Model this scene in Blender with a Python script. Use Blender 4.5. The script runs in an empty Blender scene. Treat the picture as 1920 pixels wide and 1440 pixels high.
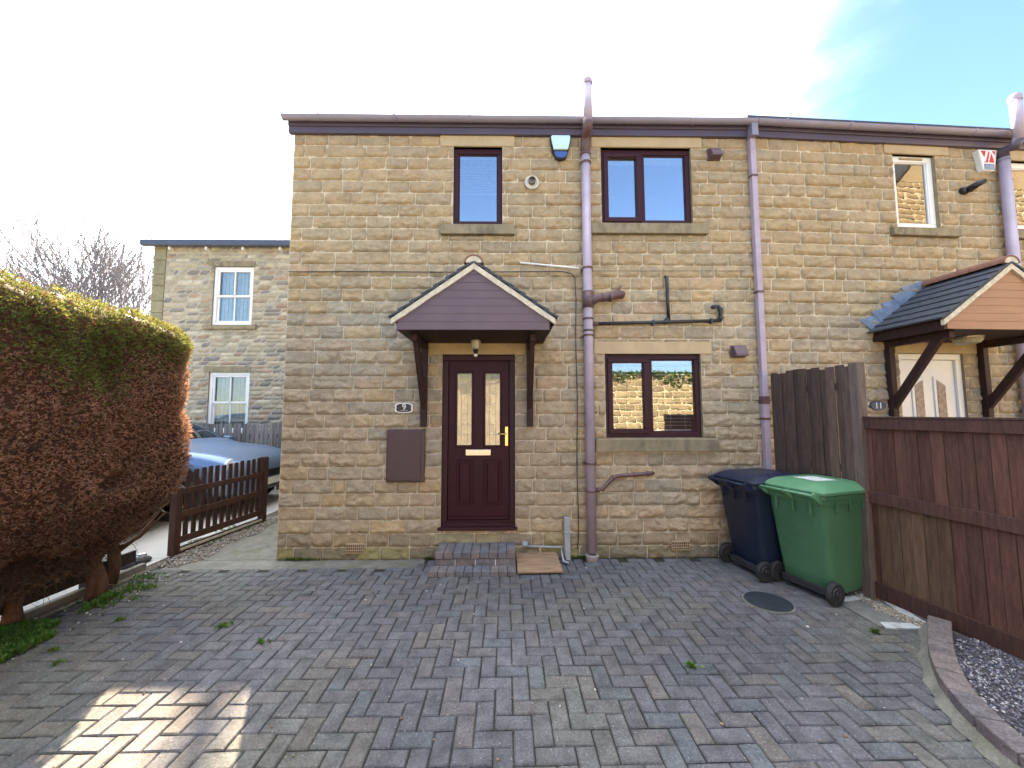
import bpy, math, random
from mathutils import Vector, Matrix, Euler, noise
C = bpy.context; S = C.scene; COL = S.collection
rad = math.radians

# ------------------------------------------------------------------ camera
FPX, H = 720.0, 1.68
ROT = Euler((rad(90 + 4.3), rad(0.10), rad(-0.85)), 'XYZ')
cam_d = bpy.data.cameras.new('camera'); cam = bpy.data.objects.new('camera', cam_d); COL.objects.link(cam)
cam_d.sensor_width = 36; cam_d.lens = FPX / 1920 * 36; cam_d.clip_start = .05; cam_d.clip_end = 2000
cam.location = (0, 0, H); cam.rotation_euler = ROT
S.camera = cam
RM = ROT.to_matrix()

# ------------------------------------------------------------------ sky, sun, exposure
SUN_AZ, SUN_EL = rad(-27.4), rad(38.3)             # azimuth from +Y towards +X
SUND = Vector((math.sin(SUN_AZ) * math.cos(SUN_EL), math.cos(SUN_AZ) * math.cos(SUN_EL), math.sin(SUN_EL)))
S.view_settings.view_transform = 'Standard'; S.view_settings.look = 'None'
S.view_settings.exposure = 3.2; S.view_settings.gamma = 1
w = bpy.data.worlds.new("World"); S.world = w; w.use_nodes = True
nt = w.node_tree; N = nt.nodes; L = nt.links; N.clear()
sky = N.new('ShaderNodeTexSky'); sky.sky_type = 'NISHITA'; sky.sun_disc = False
sky.sun_elevation = SUN_EL; sky.sun_rotation = SUN_AZ; sky.altitude = 100
sky.air_density = 1.0; sky.dust_density = .25; sky.ozone_density = 4.0
tc = N.new('ShaderNodeTexCoord')
dot = N.new('ShaderNodeVectorMath'); dot.operation = 'DOT_PRODUCT'; dot.inputs[1].default_value = SUND
nrm = N.new('ShaderNodeVectorMath'); nrm.operation = 'NORMALIZE'
L.new(tc.outputs['Generated'], nrm.inputs[0]); L.new(nrm.outputs[0], dot.inputs[0])
mp = N.new('ShaderNodeMapping'); mp.inputs['Scale'].default_value = (1.0, 1.6, 3.2); mp.inputs['Rotation'].default_value = (0, .5, .3)
L.new(nrm.outputs[0], mp.inputs[0])
ns = N.new('ShaderNodeTexNoise'); ns.inputs['Scale'].default_value = 1.5; ns.inputs['Detail'].default_value = 7; ns.inputs['Roughness'].default_value = .52
L.new(mp.outputs[0], ns.inputs[0])
ma = N.new('ShaderNodeMath'); ma.operation = 'MULTIPLY_ADD'; ma.inputs[1].default_value = .62; L.new(ns.outputs[0], ma.inputs[0]); L.new(dot.outputs['Value'], ma.inputs[2])
mr = N.new('ShaderNodeMapRange'); mr.interpolation_type = 'SMOOTHSTEP'
mr.inputs['From Min'].default_value = .74; mr.inputs['From Max'].default_value = 1.30; mr.inputs['To Max'].default_value = .96
L.new(ma.outputs[0], mr.inputs['Value'])
mx = N.new('ShaderNodeMix'); mx.data_type = 'RGBA'
sz = N.new('ShaderNodeSeparateXYZ'); L.new(nrm.outputs[0], sz.inputs[0])
mz = N.new('ShaderNodeMapRange'); mz.interpolation_type = 'SMOOTHSTEP'; mz.inputs['From Min'].default_value = .72; mz.inputs['From Max'].default_value = .92; mz.inputs['To Max'].default_value = .7
L.new(sz.outputs['Z'], mz.inputs['Value'])                # unseen cloud added overhead to brighten ground and facade
mm = N.new('ShaderNodeMath'); mm.operation = 'MAXIMUM'; L.new(mr.outputs[0], mm.inputs[0]); L.new(mz.outputs[0], mm.inputs[1])
L.new(mm.outputs[0], mx.inputs[0]); L.new(sky.outputs[0], mx.inputs[6]); mx.inputs[7].default_value = (14.5, 14.8, 15.2, 1)
bg = N.new('ShaderNodeBackground'); bg.inputs[1].default_value = .054
L.new(mx.outputs[2], bg.inputs[0]); wo = N.new('ShaderNodeOutputWorld'); L.new(bg.outputs[0], wo.inputs[0])
sd = bpy.data.lights.new('sun', 'SUN'); sd.energy = 5.0; sd.angle = rad(.5); sd.color = (1, .80, .54)
sun = bpy.data.objects.new('sun', sd); COL.objects.link(sun)
sun.rotation_euler = (-SUND).to_track_quat('-Z', 'Y').to_euler(); sun.location = (0, 0, 20)

# ------------------------------------------------------------------ frames: a local wall plane (u along, v into the wall, z up)
def ray(px, py):
    return (RM @ Vector(((px - 960) / FPX, -(py - 720) / FPX, -1))).normalized()
class Fr:
    def __init__(s, x=0, y=0, ang=0):
        s.ang = ang; s.m = Matrix.Translation((x, y, 0)) @ Matrix.Rotation(ang, 4, 'Z'); s.i = s.m.inverted()
    def hit(s, px, py, v=0):
        o = s.i @ Vector((0, 0, H)); d = s.i.to_3x3() @ ray(px, py)
        t = (v - o.y) / d.y; p = o + d * t
        return p.x, p.z
    def rect(s, x0, y0, x1, y1, v=0):              # target-pixel box -> u0,u1,z0,z1
        ym, xm = (y0 + y1) / 2, (x0 + x1) / 2
        return s.hit(x0, ym, v)[0], s.hit(x1, ym, v)[0], s.hit(xm, y1, v)[1], s.hit(xm, y0, v)[1]
def G(px, py, z=0):
    d = ray(px, py); t = (z - H) / d.z
    return d.x * t, d.y * t
W = Fr()                                            # world
F9 = Fr(0, 4.6)
xb = F9.hit(1424, 560)[0]
F11 = Fr(xb, 4.6, rad(2.9))
FL = Fr(0, 9.3)

# ------------------------------------------------------------------ mesh builder
class MB:
    def __init__(s): s.v = []; s.f = []; s.m = []; s.c = []; s.s = []
    def face(s, ix, m=0, c=None, sm=False):
        s.f.append(ix); s.m.append(m); s.c.append(c or (1, 1, 1)); s.s.append(sm)
    def quad(s, pts, m=0, c=None, sm=False):
        n = len(s.v); s.v += [tuple(p) for p in pts]; s.face(list(range(n, n + len(pts))), m, c, sm)
    def box(s, x0, x1, y0, y1, z0, z1, m=0, c=None, M=None):
        n = len(s.v)
        P = [Vector((x, y, z)) for z in (z0, z1) for y in (y0, y1) for x in (x0, x1)]
        if M: P = [M @ p for p in P]
        s.v += [tuple(p) for p in P]
        for q in ((0, 2, 3, 1), (4, 5, 7, 6), (0, 1, 5, 4), (2, 6, 7, 3), (0, 4, 6, 2), (1, 3, 7, 5)):
            s.face([n + k for k in q], m, c)
    def tube(s, pts, r, n=12, m=0, c=None, cap=True, sm=True):
        pts = [Vector(p) for p in pts]; R = r if isinstance(r, (list, tuple)) else [r] * len(pts)
        t0 = (pts[1] - pts[0]).normalized()
        a = t0.cross(Vector((0, 0, 1)) if abs(t0.z) < .9 else Vector((0, 1, 0))).normalized()
        rings = []
        for i, p in enumerate(pts):
            t = (pts[min(i + 1, len(pts) - 1)] - pts[max(i - 1, 0)]).normalized()
            a = (a - t * a.dot(t)).normalized(); b = t.cross(a)
            k = len(s.v)
            for j in range(n):
                an = 2 * math.pi * j / n
                s.v.append(tuple(p + (a * math.cos(an) + b * math.sin(an)) * R[i]))
            rings.append(k)
        for i in range(len(rings) - 1):
            for j in range(n):
                j2 = (j + 1) % n
                s.face([rings[i] + j, rings[i] + j2, rings[i + 1] + j2, rings[i + 1] + j], m, c, sm)
        if cap:
            s.face([rings[0] + j for j in range(n)][::-1], m, c); s.face([rings[-1] + j for j in range(n)], m, c)
    def lathe(s, prof, o, axis='z', n=24, m=0, c=None, sm=False):
        rings = []
        for (r, h) in prof:
            k = len(s.v)
            for j in range(n):
                a = 2 * math.pi * j / n; x, y = r * math.cos(a), r * math.sin(a)
                p = {'z': (x, y, h), 'y': (x, h, y), 'x': (h, x, y)}[axis]
                s.v.append((o[0] + p[0], o[1] + p[1], o[2] + p[2]))
            rings.append(k)
        for i in range(len(rings) - 1):
            for j in range(n):
                j2 = (j + 1) % n
                s.face([rings[i] + j, rings[i] + j2, rings[i + 1] + j2, rings[i + 1] + j], m, c, sm)
        s.face([rings[0] + j for j in range(n)], m, c); s.face([rings[-1] + j for j in range(n)], m, c)
    def prism(s, pts, axis, a, b, m=0, c=None):
        def q(p, h): return {'y': (p[0], h, p[1]), 'x': (h, p[0], p[1]), 'z': (p[0], p[1], h)}[axis]
        n = len(s.v); k = len(pts)
        s.v += [q(p, a) for p in pts] + [q(p, b) for p in pts]
        s.face(list(range(n, n + k)), m, c); s.face(list(range(n + k, n + 2 * k))[::-1], m, c)
        for i in range(k):
            j = (i + 1) % k; s.face([n + i, n + j, n + k + j, n + k + i], m, c)
    def add(s, o, M=None, m=0, c=None):
        n = len(s.v); s.v += [tuple((M @ Vector(p)) if M else p) for p in o.v]
        for f, cc, ss in zip(o.f, o.c, o.s): s.face([n + i for i in f], m, c or cc, ss)

BASE = {}
def setp(o, label=None, cat=None, group=None, kind=None):
    if label: o['label'] = label
    if cat: o['category'] = cat
    if group: o['group'] = group
    if kind: o['kind'] = kind
    return o
def thing(name, label, cat, loc, fr=W, group=None):
    o = bpy.data.objects.new(name, None); COL.objects.link(o); o.empty_display_size = .2
    o.location = fr.m @ Vector(loc); o.rotation_euler = (0, 0, fr.ang)
    BASE[o.name] = Vector(loc)
    return setp(o, label, cat, group)
def obj(name, mb, mats, parent=None, fr=W, label=None, cat=None, group=None, kind=None, bevel=0, subs=0, seg=2, recalc=True):
    if not isinstance(mats, (list, tuple)): mats = [mats]
    if parent: off = BASE[parent.name]
    else:
        xs, ys, zs = zip(*mb.v); off = Vector(((min(xs) + max(xs)) / 2, (min(ys) + max(ys)) / 2, min(zs)))
    me = bpy.data.meshes.new(name)
    me.from_pydata([(x - off.x, y - off.y, z - off.z) for x, y, z in mb.v], [], mb.f)
    for mt in mats: me.materials.append(mt)
    me.polygons.foreach_set('material_index', mb.m); me.polygons.foreach_set('use_smooth', mb.s)
    ca = me.color_attributes.new(name='Col', type='FLOAT_COLOR', domain='CORNER')
    buf = []
    for f, c in zip(mb.f, mb.c): buf += [c[0], c[1], c[2], 1.0] * len(f)
    ca.data.foreach_set('color', buf)
    if recalc and len(mb.f) < 6000:
        import bmesh
        b = bmesh.new(); b.from_mesh(me); bmesh.ops.recalc_face_normals(b, faces=b.faces); b.to_mesh(me); b.free()
    me.update()
    o = bpy.data.objects.new(name, me); COL.objects.link(o)
    if parent: o.parent = parent; BASE[o.name] = off
    else:
        o.location = fr.m @ off; o.rotation_euler = (0, 0, fr.ang); BASE[o.name] = off
    if bevel:
        b = o.modifiers.new('bevel', 'BEVEL'); b.width = bevel; b.segments = seg; b.limit_method = 'ANGLE'; b.angle_limit = rad(40)
    if subs:
        b = o.modifiers.new('sub', 'SUBSURF'); b.levels = subs; b.render_levels = subs
    return setp(o, label, cat, group, kind)

# ------------------------------------------------------------------ materials
def mat(name, col=(1, 1, 1), rough=.6, attr=False, var=.12, scale=8, fine=.1, fscale=90, bump=.0, bscale=80, metal=0, spec=.5,
        stretch=(1, 1, 1), stain=None, stain_amt=.5, stain_scale=2, trans=0, speck=None, bdist=.01):
    m = bpy.data.materials.new(name); m.use_nodes = True; t = m.node_tree; n = t.nodes; l = t.links
    p = n['Principled BSDF']; p.inputs['Roughness'].default_value = rough; p.inputs['Metallic'].default_value = metal
    p.inputs['Specular IOR Level'].default_value = spec
    tc = n.new('ShaderNodeTexCoord'); mp = n.new('ShaderNodeMapping'); mp.inputs['Scale'].default_value = stretch
    geo = n.new('ShaderNodeNewGeometry'); l.new(geo.outputs['Position'], mp.inputs[0])
    def noi(sc, det=4, rg=.6):
        x = n.new('ShaderNodeTexNoise'); x.inputs['Scale'].default_value = sc; x.inputs['Detail'].default_value = det; x.inputs['Roughness'].default_value = rg
        l.new(mp.outputs[0], x.inputs[0]); return x.outputs[0]
    if attr:
        a = n.new('ShaderNodeAttribute'); a.attribute_name = 'Col'; src = a.outputs['Color']
    else:
        a = n.new('ShaderNodeRGB'); a.outputs[0].default_value = (*col, 1); src = a.outputs[0]
    def scaleby(src, fac_out, lo, hi):
        r = n.new('ShaderNodeMapRange'); l.new(fac_out, r.inputs[0]); r.inputs[1].default_value = .3; r.inputs[2].default_value = .7
        r.inputs[3].default_value = lo; r.inputs[4].default_value = hi
        v = n.new('ShaderNodeVectorMath'); v.operation = 'SCALE'; l.new(src, v.inputs[0]); l.new(r.outputs[0], v.inputs['Scale']); return v.outputs[0]
    if var: src = scaleby(src, noi(scale), 1 - var, 1 + var)
    if fine: src = scaleby(src, noi(fscale, 3, .7), 1 - fine, 1 + fine)
    if stain:
        r = n.new('ShaderNodeMapRange'); l.new(noi(stain_scale, 6, .65), r.inputs[0]); r.inputs[1].default_value = .5; r.inputs[2].default_value = .68
        r.inputs[4].default_value = stain_amt
        x = n.new('ShaderNodeMix'); x.data_type = 'RGBA'; l.new(r.outputs[0], x.inputs[0]); l.new(src, x.inputs[6]); x.inputs[7].default_value = (*stain, 1); src = x.outputs[2]
    if speck:
        vz = n.new('ShaderNodeTexVoronoi'); vz.inputs['Scale'].default_value = speck[3]; l.new(mp.outputs[0], vz.inputs[0])
        r = n.new('ShaderNodeMapRange'); l.new(vz.outputs['Distance'], r.inputs[0]); r.inputs[1].default_value = speck[4]; r.inputs[2].default_value = speck[4] * .7
        r.inputs[3].default_value = 0; r.inputs[4].default_value = .7
        x = n.new('ShaderNodeMix'); x.data_type = 'RGBA'; l.new(r.outputs[0], x.inputs[0]); l.new(src, x.inputs[6]); x.inputs[7].default_value = (*speck[:3], 1); src = x.outputs[2]
    l.new(src, p.inputs['Base Color'])
    if bump:
        b = n.new('ShaderNodeBump'); b.inputs['Strength'].default_value = bump; b.inputs['Distance'].default_value = bdist
        l.new(noi(bscale, 5, .65), b.inputs['Height']); l.new(b.outputs[0], p.inputs['Normal'])
    if trans:
        tr = n.new('ShaderNodeBsdfTranslucent'); l.new(src, tr.inputs[0]); mx = n.new('ShaderNodeMixShader'); mx.inputs[0].default_value = trans
        l.new(p.outputs[0], mx.inputs[1]); l.new(tr.outputs[0], mx.inputs[2]); l.new(mx.outputs[0], n['Material Output'].inputs[0])
    return m
def glass(name, refl=.22, rough=.0, tint=(.9, .93, .95), ripple=0, frost=0):
    m = bpy.data.materials.new(name); m.use_nodes = True; t = m.node_tree; n = t.nodes; l = t.links; n.clear()
    g = n.new('ShaderNodeBsdfGlossy'); g.inputs['Roughness'].default_value = rough
    tr = n.new('ShaderNodeBsdfTransparent'); tr.inputs[0].default_value = (*tint, 1)
    fr = n.new('ShaderNodeFresnel'); fr.inputs[0].default_value = 1.5
    a = n.new('ShaderNodeMath'); a.operation = 'ADD'; a.use_clamp = True; a.inputs[1].default_value = refl; l.new(fr.outputs[0], a.inputs[0])
    mx = n.new('ShaderNodeMixShader'); o = n.new('ShaderNodeOutputMaterial')
    l.new(a.outputs[0], mx.inputs[0]); l.new(tr.outputs[0], mx.inputs[1]); l.new(g.outputs[0], mx.inputs[2]); l.new(mx.outputs[0], o.inputs[0])
    if frost:
        df = n.new('ShaderNodeBsdfDiffuse'); df.inputs[0].default_value = (.35, .36, .33, 1); m2 = n.new('ShaderNodeMixShader'); m2.inputs[0].default_value = frost
        l.new(tr.outputs[0], m2.inputs[1]); l.new(df.outputs[0], m2.inputs[2]); l.new(m2.outputs[0], mx.inputs[1])
    if ripple:
        nz = n.new('ShaderNodeTexNoise'); nz.inputs['Scale'].default_value = 5; b = n.new('ShaderNodeBump'); b.inputs['Strength'].default_value = ripple
        b.inputs['Distance'].default_value = .01; ge = n.new('ShaderNodeNewGeometry'); l.new(ge.outputs['Position'], nz.inputs[0])
        l.new(nz.outputs[0], b.inputs['Height']); l.new(b.outputs[0], g.inputs['Normal'])
    return m

STONE = mat('sandstone', attr=True, rough=.92, var=.16, scale=7, fine=.15, fscale=85, bump=1.0, bscale=38, spec=.2, bdist=.016)
MORTAR = mat('pale_mortar', (.55, .475, .345), .95, var=.15, scale=7, bump=.3, spec=.1, stain=(.30, .25, .16), stain_amt=.85, stain_scale=4)
SMOOTH = mat('dressed_stone', (.45, .35, .215), .85, var=.10, scale=5, fine=.08, bump=.15, spec=.2)
SILL = mat('weathered_sill_stone', (.25, .21, .135), .9, var=.2, scale=9, fine=.12, bump=.25, stain=(.09, .085, .07), stain_amt=.65, stain_scale=7, stretch=(1, 1, .5), spec=.2)
ROSE = mat('rosewood_upvc', (.036, .009, .015), .5, spec=.25, var=.10, scale=12, fine=.12, fscale=60, stretch=(3, 3, .4))
DOORM = mat('rosewood_door_skin', (.034, .0045, .011), .5, spec=.22, var=.14, scale=10, fine=.14, fscale=70, stretch=(5, 5, .3), bump=.05)
DARKW = mat('dark_stained_timber', (.040, .019, .017), .6, spec=.25, var=.25, scale=10, fine=.15, stretch=(3, 3, .5), bump=.1)
MAUVE = mat('faded_brown_cladding', (.122, .076, .086), .5, var=.08, scale=5, fine=.05)
PIPE = mat('faded_brown_pipe', (.39, .32, .39), .42, var=.10, scale=4, fine=.05, stain=(.28, .21, .25), stain_amt=.4, stain_scale=3)
PIPED = mat('brown_pipe_fitting', (.105, .058, .060), .45, var=.15, scale=12)
FASC = mat('fascia_brown', (.082, .066, .100), .4, var=.08, scale=3, fine=.05)
GUT = mat('gutter_brown', (.22, .20, .26), .38, var=.08, scale=3)
BLACKP = mat('black_plastic_pipe', (.022, .024, .028), .4, var=.15, scale=20)
GREYP = mat('grey_plastic', (.30, .33, .36), .45, var=.12, scale=20)
WHITE = mat('white_upvc', (.78, .78, .76), .35, var=.03, fine=.02)
CREAM = mat('cream_bedding_mortar', (.56, .50, .38), .9, var=.22, scale=25, bump=.4, bscale=60)
TILE = mat('dark_concrete_tile', (.055, .062, .075), .8, var=.25, scale=15, fine=.2, bump=.3, spec=.3)
TERRA = mat('terracotta_ridge', (.22, .10, .065), .85, var=.2, scale=14, bump=.3)
ORANGEC = mat('tan_cladding', (.30, .155, .085), .5, var=.08, scale=6, stretch=(.4, 1, 3))
LEAD = mat('lead_flashing', (.22, .27, .36), .45, var=.25, scale=9, metal=.25, bump=.15, bscale=20)
GLASS = glass('window_glass', .14, ripple=.05)
GLASSU = glass('upper_window_glass', .48, ripple=.05)
GLASSF = glass('far_window_glass', .03)
GLASSD = glass('door_glass', .18, .06, ripple=.25, frost=.6)
CARGLASS = glass('car_glass', .15, tint=(.5, .6, .55))
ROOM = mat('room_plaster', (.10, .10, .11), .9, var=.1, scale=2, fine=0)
BLIND = mat('white_blind', (.88, .88, .88), .6, var=.03, fine=0)
METERB = mat('brown_meter_box', (.072, .040, .044), .5, var=.07, scale=5, fine=.05)
BRASS = mat('polished_brass', (.80, .62, .28), .25, metal=.9, var=0, fine=0)
STEEL = mat('brushed_steel', (.62, .60, .56), .3, metal=.9, var=.1, scale=30, fine=0)
BLK = mat('black_paint', (.012, .013, .016), .35, var=0, fine=0)
RUBB = mat('black_rubber', (.020, .021, .024), .75, var=.2, scale=30)
NAVY = mat('navy_bin_plastic', (.009, .016, .040), .42, var=.14, scale=6, fine=.1, bump=.08, bscale=200)
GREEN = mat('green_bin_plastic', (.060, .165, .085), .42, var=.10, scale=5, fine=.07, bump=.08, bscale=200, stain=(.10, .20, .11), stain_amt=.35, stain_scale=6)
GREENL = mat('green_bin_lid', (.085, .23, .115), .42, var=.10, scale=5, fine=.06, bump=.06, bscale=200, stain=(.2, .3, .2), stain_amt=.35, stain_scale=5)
PAVE = mat('block_paving', attr=True, rough=.9, var=.30, scale=9, fine=.34, fscale=75, bump=.6, bscale=110, spec=.2, speck=(.34, .33, .30, 27, .11))
SAND = mat('jointing_sand', (.021, .019, .016), .95, var=.3, scale=9, stain=(.03, .045, .016), stain_amt=.8, stain_scale=3, bump=.4)
CONC = mat('concrete', (.30, .29, .27), .9, var=.12, scale=3, fine=.1, bump=.25, stain=(.17, .18, .12), stain_amt=.6, stain_scale=1.5)
YARD = mat('pale_yard_concrete', (.40, .395, .37), .9, var=.08, scale=2, fine=.08, bump=.15)
MOSSC = mat('mossy_concrete', (.17, .165, .14), .95, var=.25, scale=7, fine=.25, bump=.5, stain=(.10, .115, .055), stain_amt=.7, stain_scale=4)
CEMENT = mat('white_cement_smear', (.48, .49, .48), .9, var=.22, scale=12, bump=.4, stain=(.17, .165, .15), stain_amt=.5, stain_scale=16)
EARTH = mat('earth', (.10, .085, .06), .95, var=.3, scale=3, bump=.5)
GRAV = mat('gravel_stones', attr=True, rough=.8, var=.2, scale=60, fine=.1, bump=.2)
FENCE = mat('fence_boards', attr=True, rough=.8, var=.30, scale=7, fine=.25, fscale=60, stretch=(6, 6, .7), bump=.35, bscale=60, spec=.25)
LEAF = mat('foliage', attr=True, rough=.75, var=.2, scale=4, fine=0, trans=.38, spec=.15)
BARK = mat('bark', (.11, .062, .042), .95, var=.35, scale=14, fine=.25, stretch=(3, 3, .5), bump=.8, bscale=40, spec=.1)
GREYBARK = mat('grey_bark', (.22, .21, .23), .9, var=.2, scale=5, spec=.1)
BLUECAR = mat('blue_car_paint', (.16, .235, .37), .28, metal=.4, var=.02, fine=0)
BLACKCAR = mat('black_car_paint', (.012, .013, .015), .15, var=0, fine=0)
REDP = mat('red_print', (.55, .04, .04), .5, var=0, fine=0)
AQUA = mat('pale_blue_alarm_face', (.50, .72, .74), .35, var=.03, fine=0)
ABLUE = mat('dark_blue_alarm_base', (.045, .09, .30), .3, var=.03, fine=0)
BUFF = mat('buff_clay', (.38, .28, .17), .9, var=.2, scale=30, bump=.3)
HOLE = mat('vent_hole', (.02, .018, .015), .9, var=0, fine=0)
PLY = mat('weathered_plywood', (.30, .20, .12), .8, var=.25, scale=8, fine=.2, stretch=(.6, 6, 1), bump=.25, stain=(.10, .06, .04), stain_amt=.6, stain_scale=6)
SLATE = mat('slate_sign', (.035, .055, .11), .5, var=.1)

# ------------------------------------------------------------------ stone walls
def cut(r, h):
    u0, u1, z0, z1 = r; a, b, c, d = h
    if a >= u1 or b <= u0 or c >= z1 or d <= z0: return [r]
    out = []
    if a > u0: out.append((u0, a, z0, z1))
    if b < u1: out.append((b, u1, z0, z1))
    m0, m1 = max(u0, a), min(u1, b)
    if c > z0: out.append((m0, m1, z0, c))
    if d < z1: out.append((m0, m1, d, z1))
    return out
def cuts(r, holes):
    rs = [r]
    for h in holes: rs = [q for x in rs for q in cut(x, h)]
    return rs
def stone(mb, r, rng, col, res, bulge, v0=0):
    u0, u1, z0, z1 = r; w, h = u1 - u0, z1 - z0
    nx, nz = max(2, round(w / res)), max(2, round(h / res)); sd = rng.uniform(0, 90); n0 = len(mb.v)
    amp = bulge * rng.uniform(.55, 1.25); tilt = rng.uniform(-.25, .25); peak = rng.uniform(.2, .55)
    for j in range(nz + 1):
        for i in range(nx + 1):
            x, z = w * i / nx, h * j / nz
            e = min(x, w - x, z * 1.8, h - z); t = min(1, e / .010); t = t * t * (3 - 2 * t)
            nn = noise.noise(Vector((x * 11 + sd, z * 15, sd))); n2 = noise.noise(Vector((x * 34 + sd, z * 40, sd + 7))); n3 = abs(noise.noise(Vector((x * 8 + sd, z * 18, sd + 3))))
            zr = z / h; pk_z = max(.08, peak * .55 + noise.noise(Vector((x * 14 + sd, 0, sd + 5))) * .22)
            pk = 1.05 - (zr - pk_z) * 1.05 if zr > pk_z else .25 + .8 * (zr / pk_z) ** 2.5
            pr = .005 + t * max(.04, pk * .85 + nn * .5 + n2 * .55 + n3 * .8 - .15 + tilt * (x / w - .5)) * amp; pr = min(pr, .038)
            jx = jz = 0
            if i in (0, nx): jx = n2 * .006
            if j in (0, nz): jz = n2 * (.007 if j == 0 else .004)
            mb.v.append((u0 + x + jx, v0 - pr, z0 + z + jz))
    W1 = nx + 1
    for j in range(nz):
        for i in range(nx):
            a = n0 + j * W1 + i; mb.face([a, a + 1, a + W1 + 1, a + W1], 0, col, True)
    ring = [i for i in range(nx + 1)] + [j * W1 + nx for j in range(1, nz + 1)] + [nz * W1 + i for i in range(nx - 1, -1, -1)] + [j * W1 for j in range(nz - 1, 0, -1)]
    k = len(mb.v)
    for q in ring:
        p = mb.v[n0 + q]; mb.v.append((p[0], v0 + .008, p[2]))
    for a in range(len(ring)):
        b = (a + 1) % len(ring); mb.face([n0 + ring[b], n0 + ring[a], k + a, k + b], 0, col)
def stone_wall(mb, u0, u1, z0, z1, holes, seed=1, course=.1525, wr=(.24, .50), joint=.0075, res=.026, bulge=.017, pal=None, low=True, v0=0, cvar=0):
    rng = random.Random(seed); z = z0; row = 0
    while z < z1 - .02:
        h = course * (1 + rng.uniform(-cvar, cvar)); zt = min(z + h, z1)
        if z1 - zt < .04: zt = z1
        u = u0; first = True
        while u < u1 - .01:
            wd = rng.uniform(*wr) * (rng.uniform(.5, 1) if first else 1) * (.55 if rng.random() < .14 else 1); ue = u + wd; first = False
            if u1 - ue < .09: ue = u1
            c = pal(rng, (u + ue) / 2, (z + zt) / 2)
            for q in cuts((u, ue, z, zt), holes):
                q = (q[0] + joint / 2, q[1] - joint / 2, q[2] + joint / 2, q[3] - joint / 2)
                if q[1] - q[0] > .010 and q[3] - q[2] > .012: stone(mb, q, rng, c, res, bulge, v0)
            u = ue
        z = zt; row += 1
    for q in cuts((u0, u1, z0, z1), holes):
        mb.quad([(q[0], v0 - .0055, q[2]), (q[1], v0 - .0055, q[2]), (q[1], v0 - .0055, q[3]), (q[0], v0 - .0055, q[3])], 1)
def V(c, k): return tuple(x * k for x in c)
def mixc(a, b, t): return tuple(a[i] * (1 - t) + b[i] * t for i in range(3))
def pal9(rng, u, z):
    k = rng.random()
    # base families: buff, grey-buff, ochre, pinkish
    if k < .45: c = (.385, .298, .182)
    elif k < .70: c = (.345, .288, .198)
    elif k < .86: c = (.41, .300, .160)
    elif k < .94: c = (.39, .288, .180)
    else: c = (.315, .275, .195)
    c = V(c, rng.uniform(.98, 1.14))
    n = noise.noise(Vector((u * .6, z * .6, 3)))
    c = mixc(c, (.365, .29, .185), max(.1, min(.7, .38 + n)))
    c = (c[0] * 1.02, c[1] * 1.03, c[2] * 1.07)
    if z < .34: c = mixc(c, (.115, .11, .075) if rng.random() < .7 else (.19, .20, .07), .35 if z > .16 else .62)
    elif z > 3.0: c = mixc(c, (.37, .25, .11), .22)
    return c
def palL(rng, u, z):
    k = rng.random()
    c = [(.34, .30, .215), (.40, .345, .24), (.29, .27, .215), (.34, .25, .175), (.46, .41, .30), (.22, .20, .175), (.37, .325, .23)][min(6, int(k * 7.4))]
    return V(c, rng.uniform(.85, 1.15))

def reveal(mb, r, d=.10, m=0, c=(.30, .24, .15)):
    u0, u1, z0, z1 = r
    mb.quad([(u0, 0, z0), (u0, d, z0), (u0, d, z1), (u0, 0, z1)], m, c); mb.quad([(u1, 0, z0), (u1, 0, z1), (u1, d, z1), (u1, d, z0)], m, c)
    mb.quad([(u0, 0, z1), (u0, d, z1), (u1, d, z1), (u1, 0, z1)], m, c); mb.quad([(u0, 0, z0), (u1, 0, z0), (u1, d, z0), (u0, d, z0)], m, c)

def framebox(mb, r, t, y0, y1, m=0):
    u0, u1, z0, z1 = r
    mb.box(u0, u1, y0, y1, z0, z0 + t, m); mb.box(u0, u1, y0, y1, z1 - t, z1, m)
    mb.box(u0, u0 + t, y0 + .0005, y1, z0 + t, z1 - t, m); mb.box(u1 - t, u1, y0 + .0005, y1, z0 + t, z1 - t, m)
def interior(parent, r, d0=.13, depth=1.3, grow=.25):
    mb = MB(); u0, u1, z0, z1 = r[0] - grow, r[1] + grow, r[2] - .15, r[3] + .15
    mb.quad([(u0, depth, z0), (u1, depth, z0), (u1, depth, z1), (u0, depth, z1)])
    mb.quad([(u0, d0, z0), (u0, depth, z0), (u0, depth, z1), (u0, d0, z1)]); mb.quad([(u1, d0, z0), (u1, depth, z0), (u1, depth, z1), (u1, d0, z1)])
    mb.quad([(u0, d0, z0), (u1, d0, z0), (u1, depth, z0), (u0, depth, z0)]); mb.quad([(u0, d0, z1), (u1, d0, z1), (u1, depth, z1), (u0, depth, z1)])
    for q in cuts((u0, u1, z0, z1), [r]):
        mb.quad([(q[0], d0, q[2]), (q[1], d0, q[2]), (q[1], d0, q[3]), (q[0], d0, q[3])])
    return obj('room', mb, ROOM, parent)
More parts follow.
